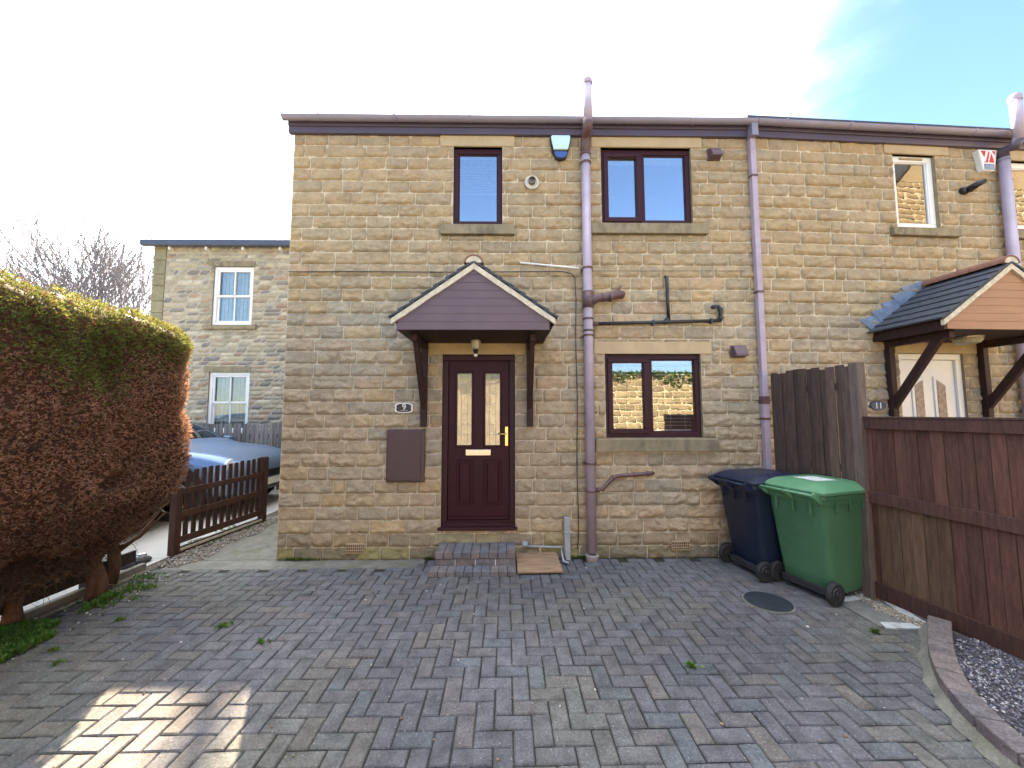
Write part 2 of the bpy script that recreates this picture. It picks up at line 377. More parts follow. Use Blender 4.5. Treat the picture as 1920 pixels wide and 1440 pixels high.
def slats(parent, u0, u1, z0, z1, pitch, tilt, y=.17, rail=True, name='blind', wid=.024):
    mb = MB(); z = z1
    if rail: mb.box(u0, u1, y - .02, y + .02, z1 - .035, z1)
    z = z1 - .05
    while z > z0:
        mb.box(-(u1 - u0) / 2, (u1 - u0) / 2, -wid / 2, wid / 2, -.0015, .0015, M=Matrix.Translation(((u0 + u1) / 2, y, z)) @ Matrix.Rotation(tilt, 4, 'X')); z -= pitch
    mb.box(u0, u1, y - .012, y + .012, z0 - .03, z0 - .012)
    for t in (.15, .5, .85):
        u = u0 + (u1 - u0) * t; mb.box(u - .001, u + .001, y - .014, y - .012, z0, z1)
    return obj(name, mb, BLIND, parent)

def casement_window(root, r, split, gl, label=None, cas_left=True, fm=ROSE, blind=None, ft=.062):
    u0, u1, z0, z1 = r; y0, y1 = .035, .105
    mb = MB(); framebox(mb, r, ft, y0, y1); a = .0
    if split: mb.box(split - .03, split + .03, y0 + .001, y1, z0 + ft, z1 - ft)
    win = obj('window', mb, fm, root, label=label, bevel=.006)
    cells = [(u0 + ft, (split - .03) if split else u1 - ft)] + ([(split + .03, u1 - ft)] if split else [])
    for k, (a, b) in enumerate(cells):
        if split and k == 0 and cas_left:
            mb = MB(); framebox(mb, (a - .022, b + .022, z0 + ft - .022, z1 - ft + .022), .06, y0 - .018, y0 + .03)
            obj('casement', mb, fm, win, bevel=.008)
            pa = (a + .038, b - .038, z0 + ft + .038, z1 - ft - .038)
        else:
            mb = MB(); framebox(mb, (a, b, z0 + ft, z1 - ft), .012, y0 + .012, y0 + .05); obj('bead', mb, fm, win, bevel=.004)
            pa = (a + .012, b - .012, z0 + ft + .012, z1 - ft - .012)
        mb = MB(); mb.box(pa[0] - .005, pa[1] + .005, y0 + .028, y0 + .032, pa[2] - .005, pa[3] + .005)
        obj('pane', mb, gl, win)
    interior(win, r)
    return win

def add_lintel(root, r, v=-.022, m=SMOOTH, lab=None):
    mb = MB(); mb.box(r[0], r[1], v, .10, r[2], r[3]); obj('lintel', mb, m, root, bevel=.006, label=lab)
def add_sill(root, r, v=-.065, m=SILL):
    mb = MB(); mb.prism([(v, r[2] + .004), (.10, r[2] + .004), (.10, r[3]), (.03, r[3]), (v, r[3] - .018)], 'x', r[0], r[1]); obj('sill', mb, m, root, bevel=.006)

# ------------------------------------------------------------------ house 9
wl = F9.hit(536, 640)[0]; top = F9.hit(900, 256)[1]
R = F9.rect
w1, w2, w3 = R(850, 276, 942, 422), R(1127, 278, 1297, 420), R(1135, 664, 1316, 820)
door = R(828, 665, 966, 993)
s1, s2, s3 = R(827, 424, 965, 443), R(1107, 423, 1324, 442), R(1115, 822, 1344, 847)
l1, l2, l3, ld = R(826, 259, 964, 276), R(1108, 261, 1314, 278), R(1113, 641, 1333, 664), R(805, 644, 985, 665)
l1 = (l1[0], l1[1], w1[3], top); l2 = (l2[0], l2[1], w2[3], top); l3 = (*l3[:3], l3[3]); l3 = (l3[0], l3[1], w3[3], l3[3]); ld = (ld[0], ld[1], door[3], ld[3])
def fit_sill(s, w): return (s[0], s[1], s[2], w[2])
s1, s2, s3 = fit_sill(s1, w1), fit_sill(s2, w2), fit_sill(s3, w3)
ab1, ab2 = R(651, 1018, 686, 1036), R(1257, 1013, 1291, 1030)
house9 = thing('terraced_house', 'buff stone end terrace house with rosewood windows, maroon front door and number 9 plate', 'house', ((wl + xb) / 2, 1, 0), F9, 'stone terraced houses')
mb = MB()
stone_wall(mb, wl, xb, -.02, top, [w1, w2, w3, door, s1, s2, s3, l1, l2, l3, ld], seed=9, pal=pal9, res=.0185, bulge=.027)
for r in (w1, w2, w3, door): reveal(mb, r, .12, 0)
obj('wall', mb, [STONE, MORTAR], house9)
for r in (l1, l2, l3, ld): add_lintel(house9, r)
for r in (s1, s2, s3): add_sill(house9, r)
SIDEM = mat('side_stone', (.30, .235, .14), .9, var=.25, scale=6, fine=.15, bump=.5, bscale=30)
def shell(root, u0, u1, z1, ridge_v, ridge_z, back_v, eave_v=-.12, m=None):
    mb = MB(); m = SIDEM
    for u in (u0 + .002, u1 - .002):
        mb.quad([(u, .002, -.05), (u, back_v, -.05), (u, back_v, z1), (u, ridge_v, ridge_z - .1), (u, .002, z1)])
    mb.quad([(u0, back_v, -.05), (u1, back_v, -.05), (u1, back_v, z1), (u0, back_v, z1)])
    obj('side_wall', mb, m, root)
    mb = MB(); t = .12
    mb.prism([(-.06, z1 + .15), (ridge_v, ridge_z), (back_v + .2, z1 - .05), (back_v + .2, z1 - .05 + t), (ridge_v, ridge_z + t), (-.06, z1 + .24)], 'x', u0 - .08, u1)
    return obj('roof', mb, TILE, root)
shell(house9, wl, xb, top, 3.6, 7.0, 7.2)
# side stonework, seen if one steps to the left
FS = Fr(wl, 4.6, rad(-90))
mb = MB(); stone_wall(mb, -4.0, -.004, -.02, top, [], seed=31, pal=pal9, res=.05)
M_ = Matrix.Rotation(rad(-90), 4, 'Z')
mb2 = MB(); mb2.v = [tuple(Vector((wl, 0, 0)) + (M_ @ Vector(p))) for p in mb.v]; mb2.f, mb2.m, mb2.c, mb2.s = mb.f, mb.m, mb.c, mb.s
obj('gable_wall', mb2, [STONE, MORTAR], house9)

casement_window(house9, w1, None, GLASSU, 'narrow upstairs window with a half lowered slatted blind')
win1 = [c for c in house9.children if c.name.startswith('window')][-1]
zb = F9.hit(896, 362, .1)[1]
slats(win1, w1[0] + .06, w1[1] - .06, zb, w1[3] - .05, .034, rad(40), y=.100, wid=.03)
sp2 = F9.hit(1205, 350)[0]; sp3 = F9.hit(1220, 740)[0]
win2 = casement_window(house9, w2, sp2, GLASSU, 'wide upstairs window with pale roller blinds at the top')
mb = MB(); zb = F9.hit(1240, 316, .14)[1]
mb.box(w2[0] + .06, sp2 - .032, .080, .084, zb, w2[3] - .065); mb.box(sp2 + .032, w2[1] - .065, .080, .084, zb, w2[3] - .05); obj('blind', mb, BLIND, win2)
win3 = casement_window(house9, w3, sp3, GLASS, 'wide ground floor window with open slatted blinds')
slats(win3, w3[0] + .07, sp3 - .04, w3[2] + .1, w3[3] - .06, .042, 0, y=.16, wid=.035)
slats(win3, sp3 + .04, w3[1] - .07, w3[2] + .1, w3[3] - .06, .042, 0, y=.16, wid=.035)

# front door
def rr(x0, y0, x1, y1): return F9.rect(x0, y0, x1, y1, .03)
dleaf = (door[0] + .075, door[1] - .075, door[2] + .10, door[3] - .075)
mb = MB(); framebox(mb, door, .07, .02, .11); mb.box(door[0] - .03, door[1] + .02, -.05, .02, door[2], door[2] + .035)
mb.box(door[0] + .07, door[1] - .07, .025, .10, door[2] + .07, door[2] + .10)
dr = obj('door', mb, ROSE, house9, label='maroon panelled front door with two tall glazed lights', bevel=.008)
g1, g2 = rr(857, 700, 884, 835), rr(910, 700, 937, 835)
p1, p2 = rr(855, 862, 888, 947), rr(907, 862, 941, 947)
mb = MB()
for q in cuts(dleaf, [g1, g2]): mb.box(q[0], q[1], .045, .09, q[2], q[3])
obj('leaf', mb, DOORM, dr)
mb = MB()
for g in (g1, g2): framebox(mb, (g[0] - .022, g[1] + .022, g[2] - .022, g[3] + .022), .022, .030, .046)
for p in (p1, p2):
    framebox(mb, p, .012, .036, .046)
    mb.prism([(p[0] + .03, .0445), (p[1] - .03, .0445), (p[1] - .05, .030), (p[0] + .05, .030)], 'z', p[2] + .04, p[3] - .04)
mb.box(dleaf[0] + .01, dleaf[1] - .01, .012, .046, dleaf[2] + .012, dleaf[2] + .04)
obj('moulding', mb, DOORM, dr, bevel=.006)
for g in (g1, g2):
    mb = MB(); mb.box(g[0], g[1], .055, .060, g[2], g[3]); obj('glass_light', mb, GLASSD, dr)
LEADM = mat('lead_came', (.25, .25, .27), .4, metal=.6, var=0, fine=0)
mb = MB()
for g in (g1, g2):
    for t in (.28, .72):
        u = g[0] + (g[1] - g[0]) * t; mb.box(u - .003, u + .003, .052, .0548, g[2], g[3])
    for k in range(1, 7):
        z = g[2] + (g[3] - g[2]) * k / 7; mb.box(g[0], g[1], .0515, .0545, z - .0025, z + .0025)
obj('leading', mb, LEADM, dr)
lb = rr(873, 843, 920, 854)
mb = MB(); mb.box(lb[0], lb[1], .030, .045, lb[2], lb[3]); mb.box(lb[0] + .018, lb[1] - .018, .024, .030, lb[2] + .018, lb[3] - .014); obj('letterbox', mb, STEEL, dr, bevel=.003)
hp = rr(947, 800, 952.5, 836); hz = F9.hit(948, 814, 0)[1]
mb = MB(); mb.box(hp[0], hp[1], .034, .045, hp[2], hp[3]); mb.tube([((hp[0] + hp[1]) / 2, .034, hz), ((hp[0] + hp[1]) / 2, -.012, hz)], .009)
mb.tube([((hp[0] + hp[1]) / 2, -.012, hz), (hp[0] - .05, -.014, hz + .004), (hp[0] - .085, -.008, hz)], .008); obj('handle', mb, BRASS, dr, bevel=.002)
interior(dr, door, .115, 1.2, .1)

# fascia and gutter
def eaves(root, fr, ua, ub, gz0, gz1, fz0, over0=0, over1=0, m1=None, step=.92, joints=True):
    mb = MB(); mb.box(ua - over0 * .6, ub + over1, -.055, .0, fz0, gz0 + .05); mb.box(ua - over0 * .6 + .002, ub + over1, -.075, -.0551, gz0 - .01, gz0 + .05)
    fo = obj('fascia', mb, FASC, root, bevel=.004)
    mb = MB(); r = (gz1 - gz0) / 2 + .012; zc = gz1 - .004; n = 10; prof = []
    for k in range(n + 1):
        a = math.pi + math.pi * k / n; prof.append((-.075 - r + r * math.cos(a), zc + .9 * r * 2 * .62 * math.sin(a)))
    prof += [(prof[-1][0] - .006, prof[-1][1])] + [(-.075 - r + (r - .006) * math.cos(math.pi + math.pi * k / n), zc + .9 * (r - .006) * 1.24 * math.sin(math.pi + math.pi * k / n)) for k in range(n, -1, -1)]
    mb.prism(prof, 'x', ua - over0, ub + over1)
    go = obj('gutter', mb, GUT, root)
    mb = MB(); u = ua + .35
    while joints and u < ub:
        pr = [(p[0] * 1.0 + (p[0] + .075 + r) * .10, p[1] + (p[1] - zc) * .10) for p in prof[:n + 1]]
        mb = MB(); mb.prism(pr + [(-.075, zc + .008), (-.075 - 2 * r, zc + .008)], 'x', u, u + .022); u += step
        obj('gutter_bracket', mb, GUT, go)
g0 = F9.hit(900, 229, -.14)[1]; g1z = F9.hit(900, 218.5, -.14)[1]; f0 = top - .008
eaves(house9, F9, wl, xb, g0, g1z, f0, over0=F9.hit(553, 250)[0] - F9.hit(540, 250)[0])

# ------------------------------------------------------------------ house 11
R11 = F11.rect
uR = F11.hit(1985, 500)[0] + 4
d11 = R11(1688, 663, 1810, 790); d11 = (d11[0], d11[1], .26, d11[3])
w11 = R11(1677, 291, 1757, 428); w12 = R11(1900, 304, 1990, 432)
l11 = R11(1655, 274, 1775, 291); l12 = R11(1888, 290, 2010, 304); ld11 = R11(1675, 643, 1830, 663)
top11 = F11.hit(1640, 267)[1]
l11 = (l11[0], l11[1], w11[3], top11); l12 = (l12[0], l12[1], w12[3], top11); ld11 = (ld11[0], ld11[1], d11[3], ld11[3])
s11 = fit_sill(R11(1668, 428, 1792, 446), w11); s12 = fit_sill(R11(1888, 432, 2010, 452), w12)
house11 = thing('terraced_house', 'buff stone mid terrace house with white windows and white door behind the fence', 'house', (uR / 2, 1, 0), F11, 'stone terraced houses')
mb = MB()
stone_wall(mb, 0, uR, -.02, top11, [d11, w11, w12, l11, l12, ld11, s11, s12], seed=12, pal=pal9, res=.0195, bulge=.027)
for r in (w11, w12, d11): reveal(mb, r, .12, 0)
obj('wall', mb, [STONE, MORTAR], house11)
for r in (l11, l12, ld11): add_lintel(house11, r)
for r in (s11, s12): add_sill(house11, r)
shell(house11, 0, uR, top11, 3.6, 7.0, 7.2)
for r, lb_ in ((w11, 'white framed narrow upstairs window with a vent in its head'), (w12, 'white framed upstairs window beside the right hand soil pipe')):
    wn = casement_window(house11, r, None, GLASS, lb_, fm=WHITE, ft=.075)
mb = MB(); mb.box(w11[0] + .14, w11[1] - .14, .022, .035, w11[3] - .05, w11[3] - .025)
obj('trickle_vent', mb, BUFF, [c for c in house11.children if c.name.startswith('window')][0])
mb = MB(); framebox(mb, d11, .075, .02, .11)
dr11 = obj('door', mb, WHITE, house11, label='white front door with two pointed arch glass lights', bevel=.008)
dz = d11[3] - .08; du0, du1 = d11[0] + .08, d11[1] - .08
gm = (du0 + du1) / 2
def arch_light(cx, side):
    ga, gb = cx - .055, cx + .055; zt = dz - .30
    return [(ga, dz - 1.2), (gb, dz - 1.2), (gb, zt + (.05 if side < 0 else -.02)), (ga, zt + (-.02 if side < 0 else .05))]
mb = MB(); mb.box(du0, du1, .05, .09, d11[2] + .08, dz); obj('leaf', mb, WHITE, dr11)
for sgn in (-1, 1):
    cx = gm + sgn * .15; pl = arch_light(cx, sgn)
    mb = MB(); mb.prism([(p[0] + (-.035 if p[0] < cx else .035), p[1] + (.05 if p[1] > dz - .6 else -.03)) for p in pl], 'y', .034, .05); obj('light_surround', mb, WHITE, dr11, bevel=.008)
    mb = MB(); mb.prism(pl, 'y', .028, .034); obj('glass_light', mb, mat('patterned_glass', (.32, .24, .19), .25, var=.35, scale=25, fine=.3, fscale=60, bump=.6), dr11)
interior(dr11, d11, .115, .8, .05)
gz = F11.hit(1640, 240, -.14)[1]; gz1_ = F11.hit(1640, 229.5, -.14)[1]
eaves(house11, F11, 0, uR, g0, g1z, min(top11, top) - .005, step=.85)

# ------------------------------------------------------------------ porch canopies
def canopy(fr, name, label, uc, half, zb, zbt, zap, proj, clad, verge, nplanks, brk, post_bot, strut_bot, strut_out, postm=None):
    root = thing(name, label, 'porch canopy', (uc, -proj / 2, zb), fr, 'tiled porch canopies over front doors')
    yf = -proj; hw = half + .04
    # gable boards with grooves
    mb = MB(); n = nplanks; zz = [zb + (zap - zb) * k / n for k in range(n + 1)]
    def hwid(z): return half if z <= zbt else half * (zap - z) / (zap - zbt)
    for k in range(n):
        a, b = zz[k], zz[k + 1] - .004
        if k == 0 or a < zbt: pts = [(uc - hwid(a), a), (uc + hwid(a), a), (uc + hwid(min(a, zbt)), min(b, zbt)), (uc + hwid(b), b), (uc - hwid(b), b), (uc - half, min(b, zbt))]
        else: pts = [(uc - hwid(a), a), (uc + hwid(a), a), (uc + hwid(b), b), (uc - hwid(b), b)]
        mb.prism(pts, 'y', yf, yf + .02)
    mb.prism([(uc - half, zb), (uc + half, zb), (uc + half, zbt), (uc, zap - .005), (uc - half, zbt)], 'y', yf + .006, yf + .03)
    obj('gable_panel', mb, clad, root)
    mb = MB(); mb.box(uc - half + .01, uc + half - .01, yf + .03, -.005, zb + .002, zb + .02)
    for s in (-1, 1): mb.box(uc + s * half - .012, uc + s * half + .012, yf + .03, -.005, zb - .0, zbt)
    obj('soffit', mb, DARKW, root)
    # tiled slopes: stepped courses
    sl = math.atan2(zap - zbt, half); Ls = (half + .06) / math.cos(sl); nt_ = 7
    for s in (-1, 1):
        mb = MB()
        for k in range(nt_):
            t0 = Ls * k / nt_; t1 = t0 + Ls / nt_ + .05
            M = Matrix.Translation((uc, 0, zap + .042)) @ Matrix.Rotation(s * sl, 4, 'Y') @ Matrix.Translation((s * t0, 0, 0)) @ Matrix.Rotation(rad(-6) * s, 4, 'Y') @ Matrix.Translation((-s * t0, 0, 0))
            y = yf - .03
            j = 0
            while y < -.01:
                y2 = min(y + .165, -.005)
                x0, x1 = (t0, min(t1, Ls + .02)) if s > 0 else (-min(t1, Ls + .02), -t0)
                mb.box(x0, x1, y + .001, y2 - .001, -.010, .012, M=M, c=None); y = y2; j += 1
        obj('tiled_slope', mb, TILE, root, bevel=.003)
        mb = MB(); rng = random.Random(5); pts = []
        for k in range(13):
            t = Ls * k / 12; d = Matrix.Rotation(s * sl, 3, 'Y') @ Vector((s * t, 0, 0))
            pts.append((uc + d.x, zap + .030 + d.z - .0))
        low = [(p[0], p[1] - .056 - rng.uniform(0, .007)) for p in pts]
        mb.prism(pts + low[::-1], 'y', yf - .022, yf + .01); obj('verge_mortar', mb, verge, root)
    mb = MB(); n = 8; ri = .10
    prof = [(uc + ri * math.cos(math.pi * k / n), zap + .035 + ri * .85 * math.sin(math.pi * k / n)) for k in range(n + 1)]
    prof += [(uc + (ri - .018) * math.cos(math.pi * k / n), zap + .035 + (ri - .018) * .85 * math.sin(math.pi * k / n)) for k in range(n, -1, -1)]
    y = yf - .03
    while y < -.02:
        mb.prism(prof, 'y', y, min(y + .296, -.005)); y += .30
    rt = obj('ridge_tile', mb, TERRA, root, bevel=.003)
    mb = MB(); mb.prism([(uc + (ri - .019) * math.cos(math.pi * k / n), zap + .035 + (ri - .019) * .85 * math.sin(math.pi * k / n)) for k in range(n + 1)], 'y', yf - .024, yf + .01); obj('ridge_bedding', mb, verge, root)
    for s, ub in zip((-1, 1), brk):
        mb = MB(); bw = .036
        mb.box(ub - bw, ub + bw, -.085, -.018, post_bot, zb)
        mb.box(ub - bw + .004, ub + bw - .004, -strut_out - .1, -.085, zb - .075, zb)
        a = Vector((-.07, strut_bot + .04)); b = Vector((-strut_out, zb - .03)); d = (b - a).normalized() * .042; p = Vector((-d.y, d.x))
        mb.prism([tuple(a + p - d), tuple(b + p), tuple(b - p), tuple(a - p - d)], 'x', ub - .028, ub + .028)
        obj('bracket', mb, postm or DARKW, root, bevel=.005)
    return root
zb9 = F9.hit(886, 618, -.8)[1]; zbt9 = F9.hit(886, 596, -.8)[1]; zap9 = F9.hit(886, 500, -.8)[1]
ua, ubb = F9.hit(745, 610, -.8)[0], F9.hit(1030, 610, -.8)[0]
canopy(F9, 'porch_canopy', 'mauve brown boarded gable porch with dark tiles above the maroon door', (ua + ubb) / 2, (ubb - ua) / 2, zb9, zbt9, zap9, .8, MAUVE, CREAM, 8,
       (F9.hit(797, 720)[0], F9.hit(993, 720)[0]), F9.hit(800, 800)[1], F9.hit(800, 765)[1], .50)

zb1 = F11.hit(1777, 616, -.78)[1]; zbt1 = F11.hit(1777, 597, -.78)[1]; zap1 = F11.hit(1890, 500, -.78)[1]
ul = F11.hit(1777, 616, -.78)[0]; uc1 = F11.hit(1892, 500, -.78)[0]
can11 = canopy(F11, 'porch_canopy', 'tan boarded gable porch with stepped lead flashing over the white door', uc1, uc1 - ul, zb1, zbt1, zap1, .78, ORANGEC, CREAM, 8,
       (F11.hit(1664, 720)[0], F11.hit(1838, 720)[0]), 1.2, F11.hit(1664, 765)[1], .60)
mb = MB(); n = 5
for k in range(n):
    ta, tb = k / n * .92, (k + 1) / n * .92
    ux, zx = ul - .05 + (uc1 - ul) * ta, zbt1 + .02 + (zap1 - zbt1) * ta
    uy, zy = ul - .05 + (uc1 - ul) * tb, zbt1 + .02 + (zap1 - zbt1) * tb
    y = -.026 - .003 * (k % 2)
    mb.prism([(ux + .04, zx), (uy + .06, zy - .0), (uy + .04, zy + .14), (ux - .12, zx + .145), (ux - .10, zx + .12)], 'y', y, y + .004)
obj('lead_flashing', mb, LEAD, can11)

# ------------------------------------------------------------------ small fittings on the walls
def T(name, mb, m, label, cat, fr=F9, group=None, **k): return obj(name, mb, m, None, fr, label, cat, group, **k)
def text_mb(s, size, M, ext=.001):
    cu = bpy.data.curves.new('t', 'FONT'); cu.body = s; cu.size = size; cu.extrude = ext; cu.align_x = 'CENTER'; cu.align_y = 'CENTER'
    o = bpy.data.objects.new('t', cu); COL.objects.link(o); bpy.context.view_layer.update()
    me = bpy.data.meshes.new_from_object(o.evaluated_get(bpy.context.evaluated_depsgraph_get()))
    mb = MB(); mb.v = [tuple(M @ v.co) for v in me.vertices]
    for p in me.polygons: mb.face(list(p.vertices))
    bpy.data.objects.remove(o); bpy.data.curves.remove(cu); bpy.data.meshes.remove(me)
    return mb
def upright(u, v, z): return Matrix.Translation((u, v, z)) @ Matrix.Rotation(rad(90), 4, 'X')

# burglar alarm boxes
a = R(1031, 256, 1071, 300, -.05); uc, zt, zb_ = (a[0] + a[1]) / 2, a[3], a[2]; hw, hh = (a[1] - a[0]) / 2, a[3] - a[2]
root = thing('alarm_box', 'pale blue faced shield shaped alarm box beside the tall brown pipe under the eaves', 'alarm box', (uc, -.03, zb_), F9, 'alarm boxes under the eaves')
def shield(k, z1_, z0_, cutz=None):
    out = []
    for q in range(25):
        t = q / 24; zz = z1_ + (z0_ - z1_) * t; wd = hw * k * (1 - .62 * max(0, t - .12) ** 1.25) * (1 if t > .04 else .93) * (math.sqrt(max(0, 1 - ((t - .86) / .14) ** 2)) if t > .86 else 1)
        if cutz and not (cutz[0] <= t <= cutz[1]): continue
        out.append((wd, zz))
    return [(uc - a_, b_) for a_, b_ in out] + [(uc + a_, b_) for a_, b_ in out[::-1] if a_ > 1e-4]
mb = MB(); mb.prism(shield(1, zt, zb_), 'y', -.06, -.012); obj('housing', mb, BLK, root, bevel=.006)
mb = MB(); mb.prism(shield(.90, zt - .01, zb_, (0, .66)), 'y', -.095, -.06); obj('face_plate', mb, AQUA, root, bevel=.014, seg=3)
mb = MB(); mb.prism(shield(.92, zt - .01, zb_ + .004, (.70, 1)), 'y', -.088, -.06); obj('strobe_lens', mb, ABLUE, root, bevel=.008)
a = R11(1832, 283, 1866, 322, -.06); uc, zt, zb_ = (a[0] + a[1]) / 2, a[3], a[2]; hw, hh = (a[1] - a[0]) / 2, a[3] - a[2]
root = thing('alarm_box', 'white alarm box with red triangles beside the right hand soil pipe', 'alarm box', (uc, -.03, zb_), F11, 'alarm boxes under the eaves')
mb = MB(); mb.prism([(uc - hw, zt), (uc - hw * .62, zb_), (uc + hw * .62, zb_), (uc + hw, zt)], 'y', -.085, -.012); obj('housing', mb, WHITE, root, bevel=.008)
mb = MB(); t, b = zt - .02, zt - hh * .62; q = hw * .8
mb.prism([(uc - q, t), (uc - q * .3, t), (uc - q * .55, t - (t - b) * .55)], 'y', -.0875, -.085)
mb.prism([(uc - q * .45, b), (uc + q * .05, t - .01), (uc + q * .22, t - .01), (uc - q * .15, b)], 'y', -.0875, -.085)
mb.prism([(uc + q * .0, b), (uc + q * .45, t - .03), (uc + q * .75, b)], 'y', -.0875, -.085)
mb.prism([(uc + q * .55, t), (uc + q * .95, t), (uc + q * .9, t - .05)], 'y', -.0875, -.085)
mb.box(uc - q * .6, uc - q * .25, -.0875, -.085, b - .0, b + .012)
obj('printed_mark', mb, REDP, root)
mb = MB(); mb.box(uc - hw * .55, uc + hw * .55, -.09, -.085, zb_ + .01, zt - hh * .68); obj('strobe_lens', mb, mat('grey_blue_lens', (.12, .2, .34), .3), root, bevel=.006)

# soil pipe of house 9
up = lambda y, v=-.09: (F9.hit(1098 + (y - 300) * .0165, y, v)[0], v, F9.hit(1100, y, v)[1])
root = thing('soil_pipe', 'tall faded brown soil pipe rising past the gutter left of the wide windows', 'soil pipe', up(1040), F9, 'faded brown soil pipes')
p_low = [up(1035), up(560), up(292)]; xu = up(292)[0]
mb = MB(); r = .055
mb.tube([up(1035), (up(600)[0], -.09, up(600)[2]), (xu, -.09, up(292)[2])], r, 24); obj('lower_pipe', mb, PIPE, root)
zg = up(262)[2]; z2 = F9.hit(1097, 232, -.25)[1]; zt_ = F9.hit(1096, 156, -.25)[1]
mb = MB(); mb.tube([(xu, -.09, up(292)[2]), (xu, -.09, zg - .03), (xu, -.13, zg + .04), (xu, -.21, z2 - .06), (xu, -.25, z2 - .0), (xu, -.25, z2 + .06)], r + .005, 24); obj('swan_bend', mb, PIPED, root)
mb = MB(); mb.tube([(xu, -.25, z2), (xu, -.25, zt_)], r, 24); mb.lathe([(r + .008, 0), (r + .008, .045), (r, .06), (r * .6, .075)], (xu, -.25, zt_ - .02), 'z'); obj('upper_pipe', mb, PIPE, root)
for y in (290, 306, 503, 548, 598, 620, 629, 869, 921):
    p = up(y); mb = MB(); big = .064 if y in (306, 290) else .060
    mb.lathe([(big, -.012), (big + .003, -.006), (big + .003, .006), (big, .012)], p, 'z')
    if y in (503, 629, 869): mb.box(p[0] - .085, p[0] + .085, -.03, -.018, p[2] - .012, p[2] + .012)
    obj('pipe_clip' if y in (503, 629, 869) else 'collar', mb, PIPED, root)
mb = MB(); pa, pb = up(548), up(578); mb.tube([pb, pa], .066, 24)
mb.lathe([(.030, 0), (.036, -.012), (.036, -.02), (.02, -.024)], (pa[0] - .0, -.145, (pa[2] + pb[2]) / 2), 'y')
e = (F9.hit(1163, 555)[0], -.02, F9.hit(1163, 555)[1]); q = (pa[0] + .1, -.12, F9.hit(1125, 560, -.1)[1])
mb.tube([(pa[0], -.09, pb[2] + .05), q, (q[0] + .08, -.10, q[2] + .012), (e[0] - .03, -.08, e[2]), (e[0] - .005, -.05, e[2] + .005), (e[0], .01, e[2] + .005)], .050, 20)
for u in (q[0] + .07, q[0] + .17): mb.lathe([(.056, -.01), (.056, .01)], (u, -.108, q[2] + .012), 'x', 20)
mb.tube([(e[0] - .04, -.06, e[2] + .045), (e[0] - .0, -.03, e[2] + .11)], .009, 8); obj('branch_pipe', mb, PIPED, root)
mb = MB(); b = up(1035); mb.lathe([(.062, -.05), (.066, .0), (.074, .03), (.078, .06), (.074, .065)], (b[0], -.09, 0.0), 'z'); obj('clay_socket', mb, mat('grey_clay', (.30, .27, .25), .8), root)

# black waste pipe
def Q(px, py, v=-.045, fr=F9): u, z = fr.hit(px, py, v); return (u, v, z)
root = thing('waste_pipe', 'thin black branching waste pipe above the ground floor window', 'waste pipe', Q(1113, 607), F9)
mb = MB(); mb.tube([Q(1114, 607), Q(1352, 601)], .021, 12); obj('run', mb, BLACKP, root)
mb = MB(); mb.tube([Q(1254, 603), Q(1250, 519), (Q(1250, 519)[0] - .005, .0, Q(1250, 516)[2])], .019, 12)
obj('riser', mb, BLACKP, root)
mb = MB(); mb.tube([Q(1351, 601), Q(1351, 580), Q(1347, 574), Q(1339, 575), (Q(1339, 575)[0] - .01, 0, Q(1339, 575)[2])], .022, 12)
for x, y in ((1351, 596), (1351, 580), (1339, 575)): mb.lathe([(.029, -.015), (.029, .015)], Q(x, y), 'z', 14)
obj('end_riser', mb, BLACKP, root)
for x in (1224, 1333):
    p = Q(x, 605 - (x - 1224) * .03); mb = MB(); mb.box(p[0] - .01, p[0] + .01, -.07, .0, p[2] - .035, p[2] + .028); obj('clip', mb, BLACKP, root)
p = Q(1249, 604); mb = MB(); mb.lathe([(.027, -.02), (.027, .02)], p, 'x', 14); mb.lathe([(.026, .01), (.026, .045)], (p[0] + .01, p[1], p[2]), 'z', 14); obj('tee', mb, BLACKP, root)
p = Q(1118, 607); mb = MB(); mb.lathe([(.028, -.03), (.028, .02)], p, 'x', 14); obj('connector', mb, PIPED, root)

# low brown waste pipe
mb = MB(); mb.tube([Q(1112, 919), Q(1130, 917), Q(1149, 896), Q(1160, 892), Q(1217, 888), (Q(1225, 887)[0], -.03, Q(1225, 887)[2]), (Q(1226, 887)[0], .01, Q(1226, 887)[2])], .022, 12)
for x, y in ((1122, 919), (1150, 895), (1190, 890), (1215, 888)): mb.lathe([(.028, -.011), (.028, .011)], Q(x, y), 'x', 14)
T('waste_pipe', mb, PIPED, 'short brown kinked waste pipe low on the wall right of the tall soil pipe', 'waste pipe')

# square downpipe between the houses
dp = lambda y, v=-.06: (F9.hit(1408 + (y - 235) * .0475, y, v)[0], v, F9.hit(1420, y, v)[1])
root = thing('downpipe', 'square mauve rainwater downpipe on the boundary of the two houses', 'downpipe', (dp(870)[0], -.06, 0), F9)
mb = MB(); c = dp(560)[0]; mb.box(c - .034, c + .034, -.094, -.026, .02, dp(262)[2]); obj('pipe', mb, PIPE, root, bevel=.006)
mb = MB(); mb.box(c - .04, c + .04, -.15, -.03, dp(262)[2] - .0, g1z - .02); obj('outlet', mb, GUT, root, bevel=.006)
for y in (331, 548, 750, 785):
    z = dp(y)[2]; mb = MB(); h = .045 if y == 750 else .013
    mb.box(c - .041, c + .041, -.101, -.02, z - h, z + h); mb.box(c - .075, c + .075, -.02, -.012, z - .012, z + .012); obj('bracket', mb, PIPED, root, bevel=.003)

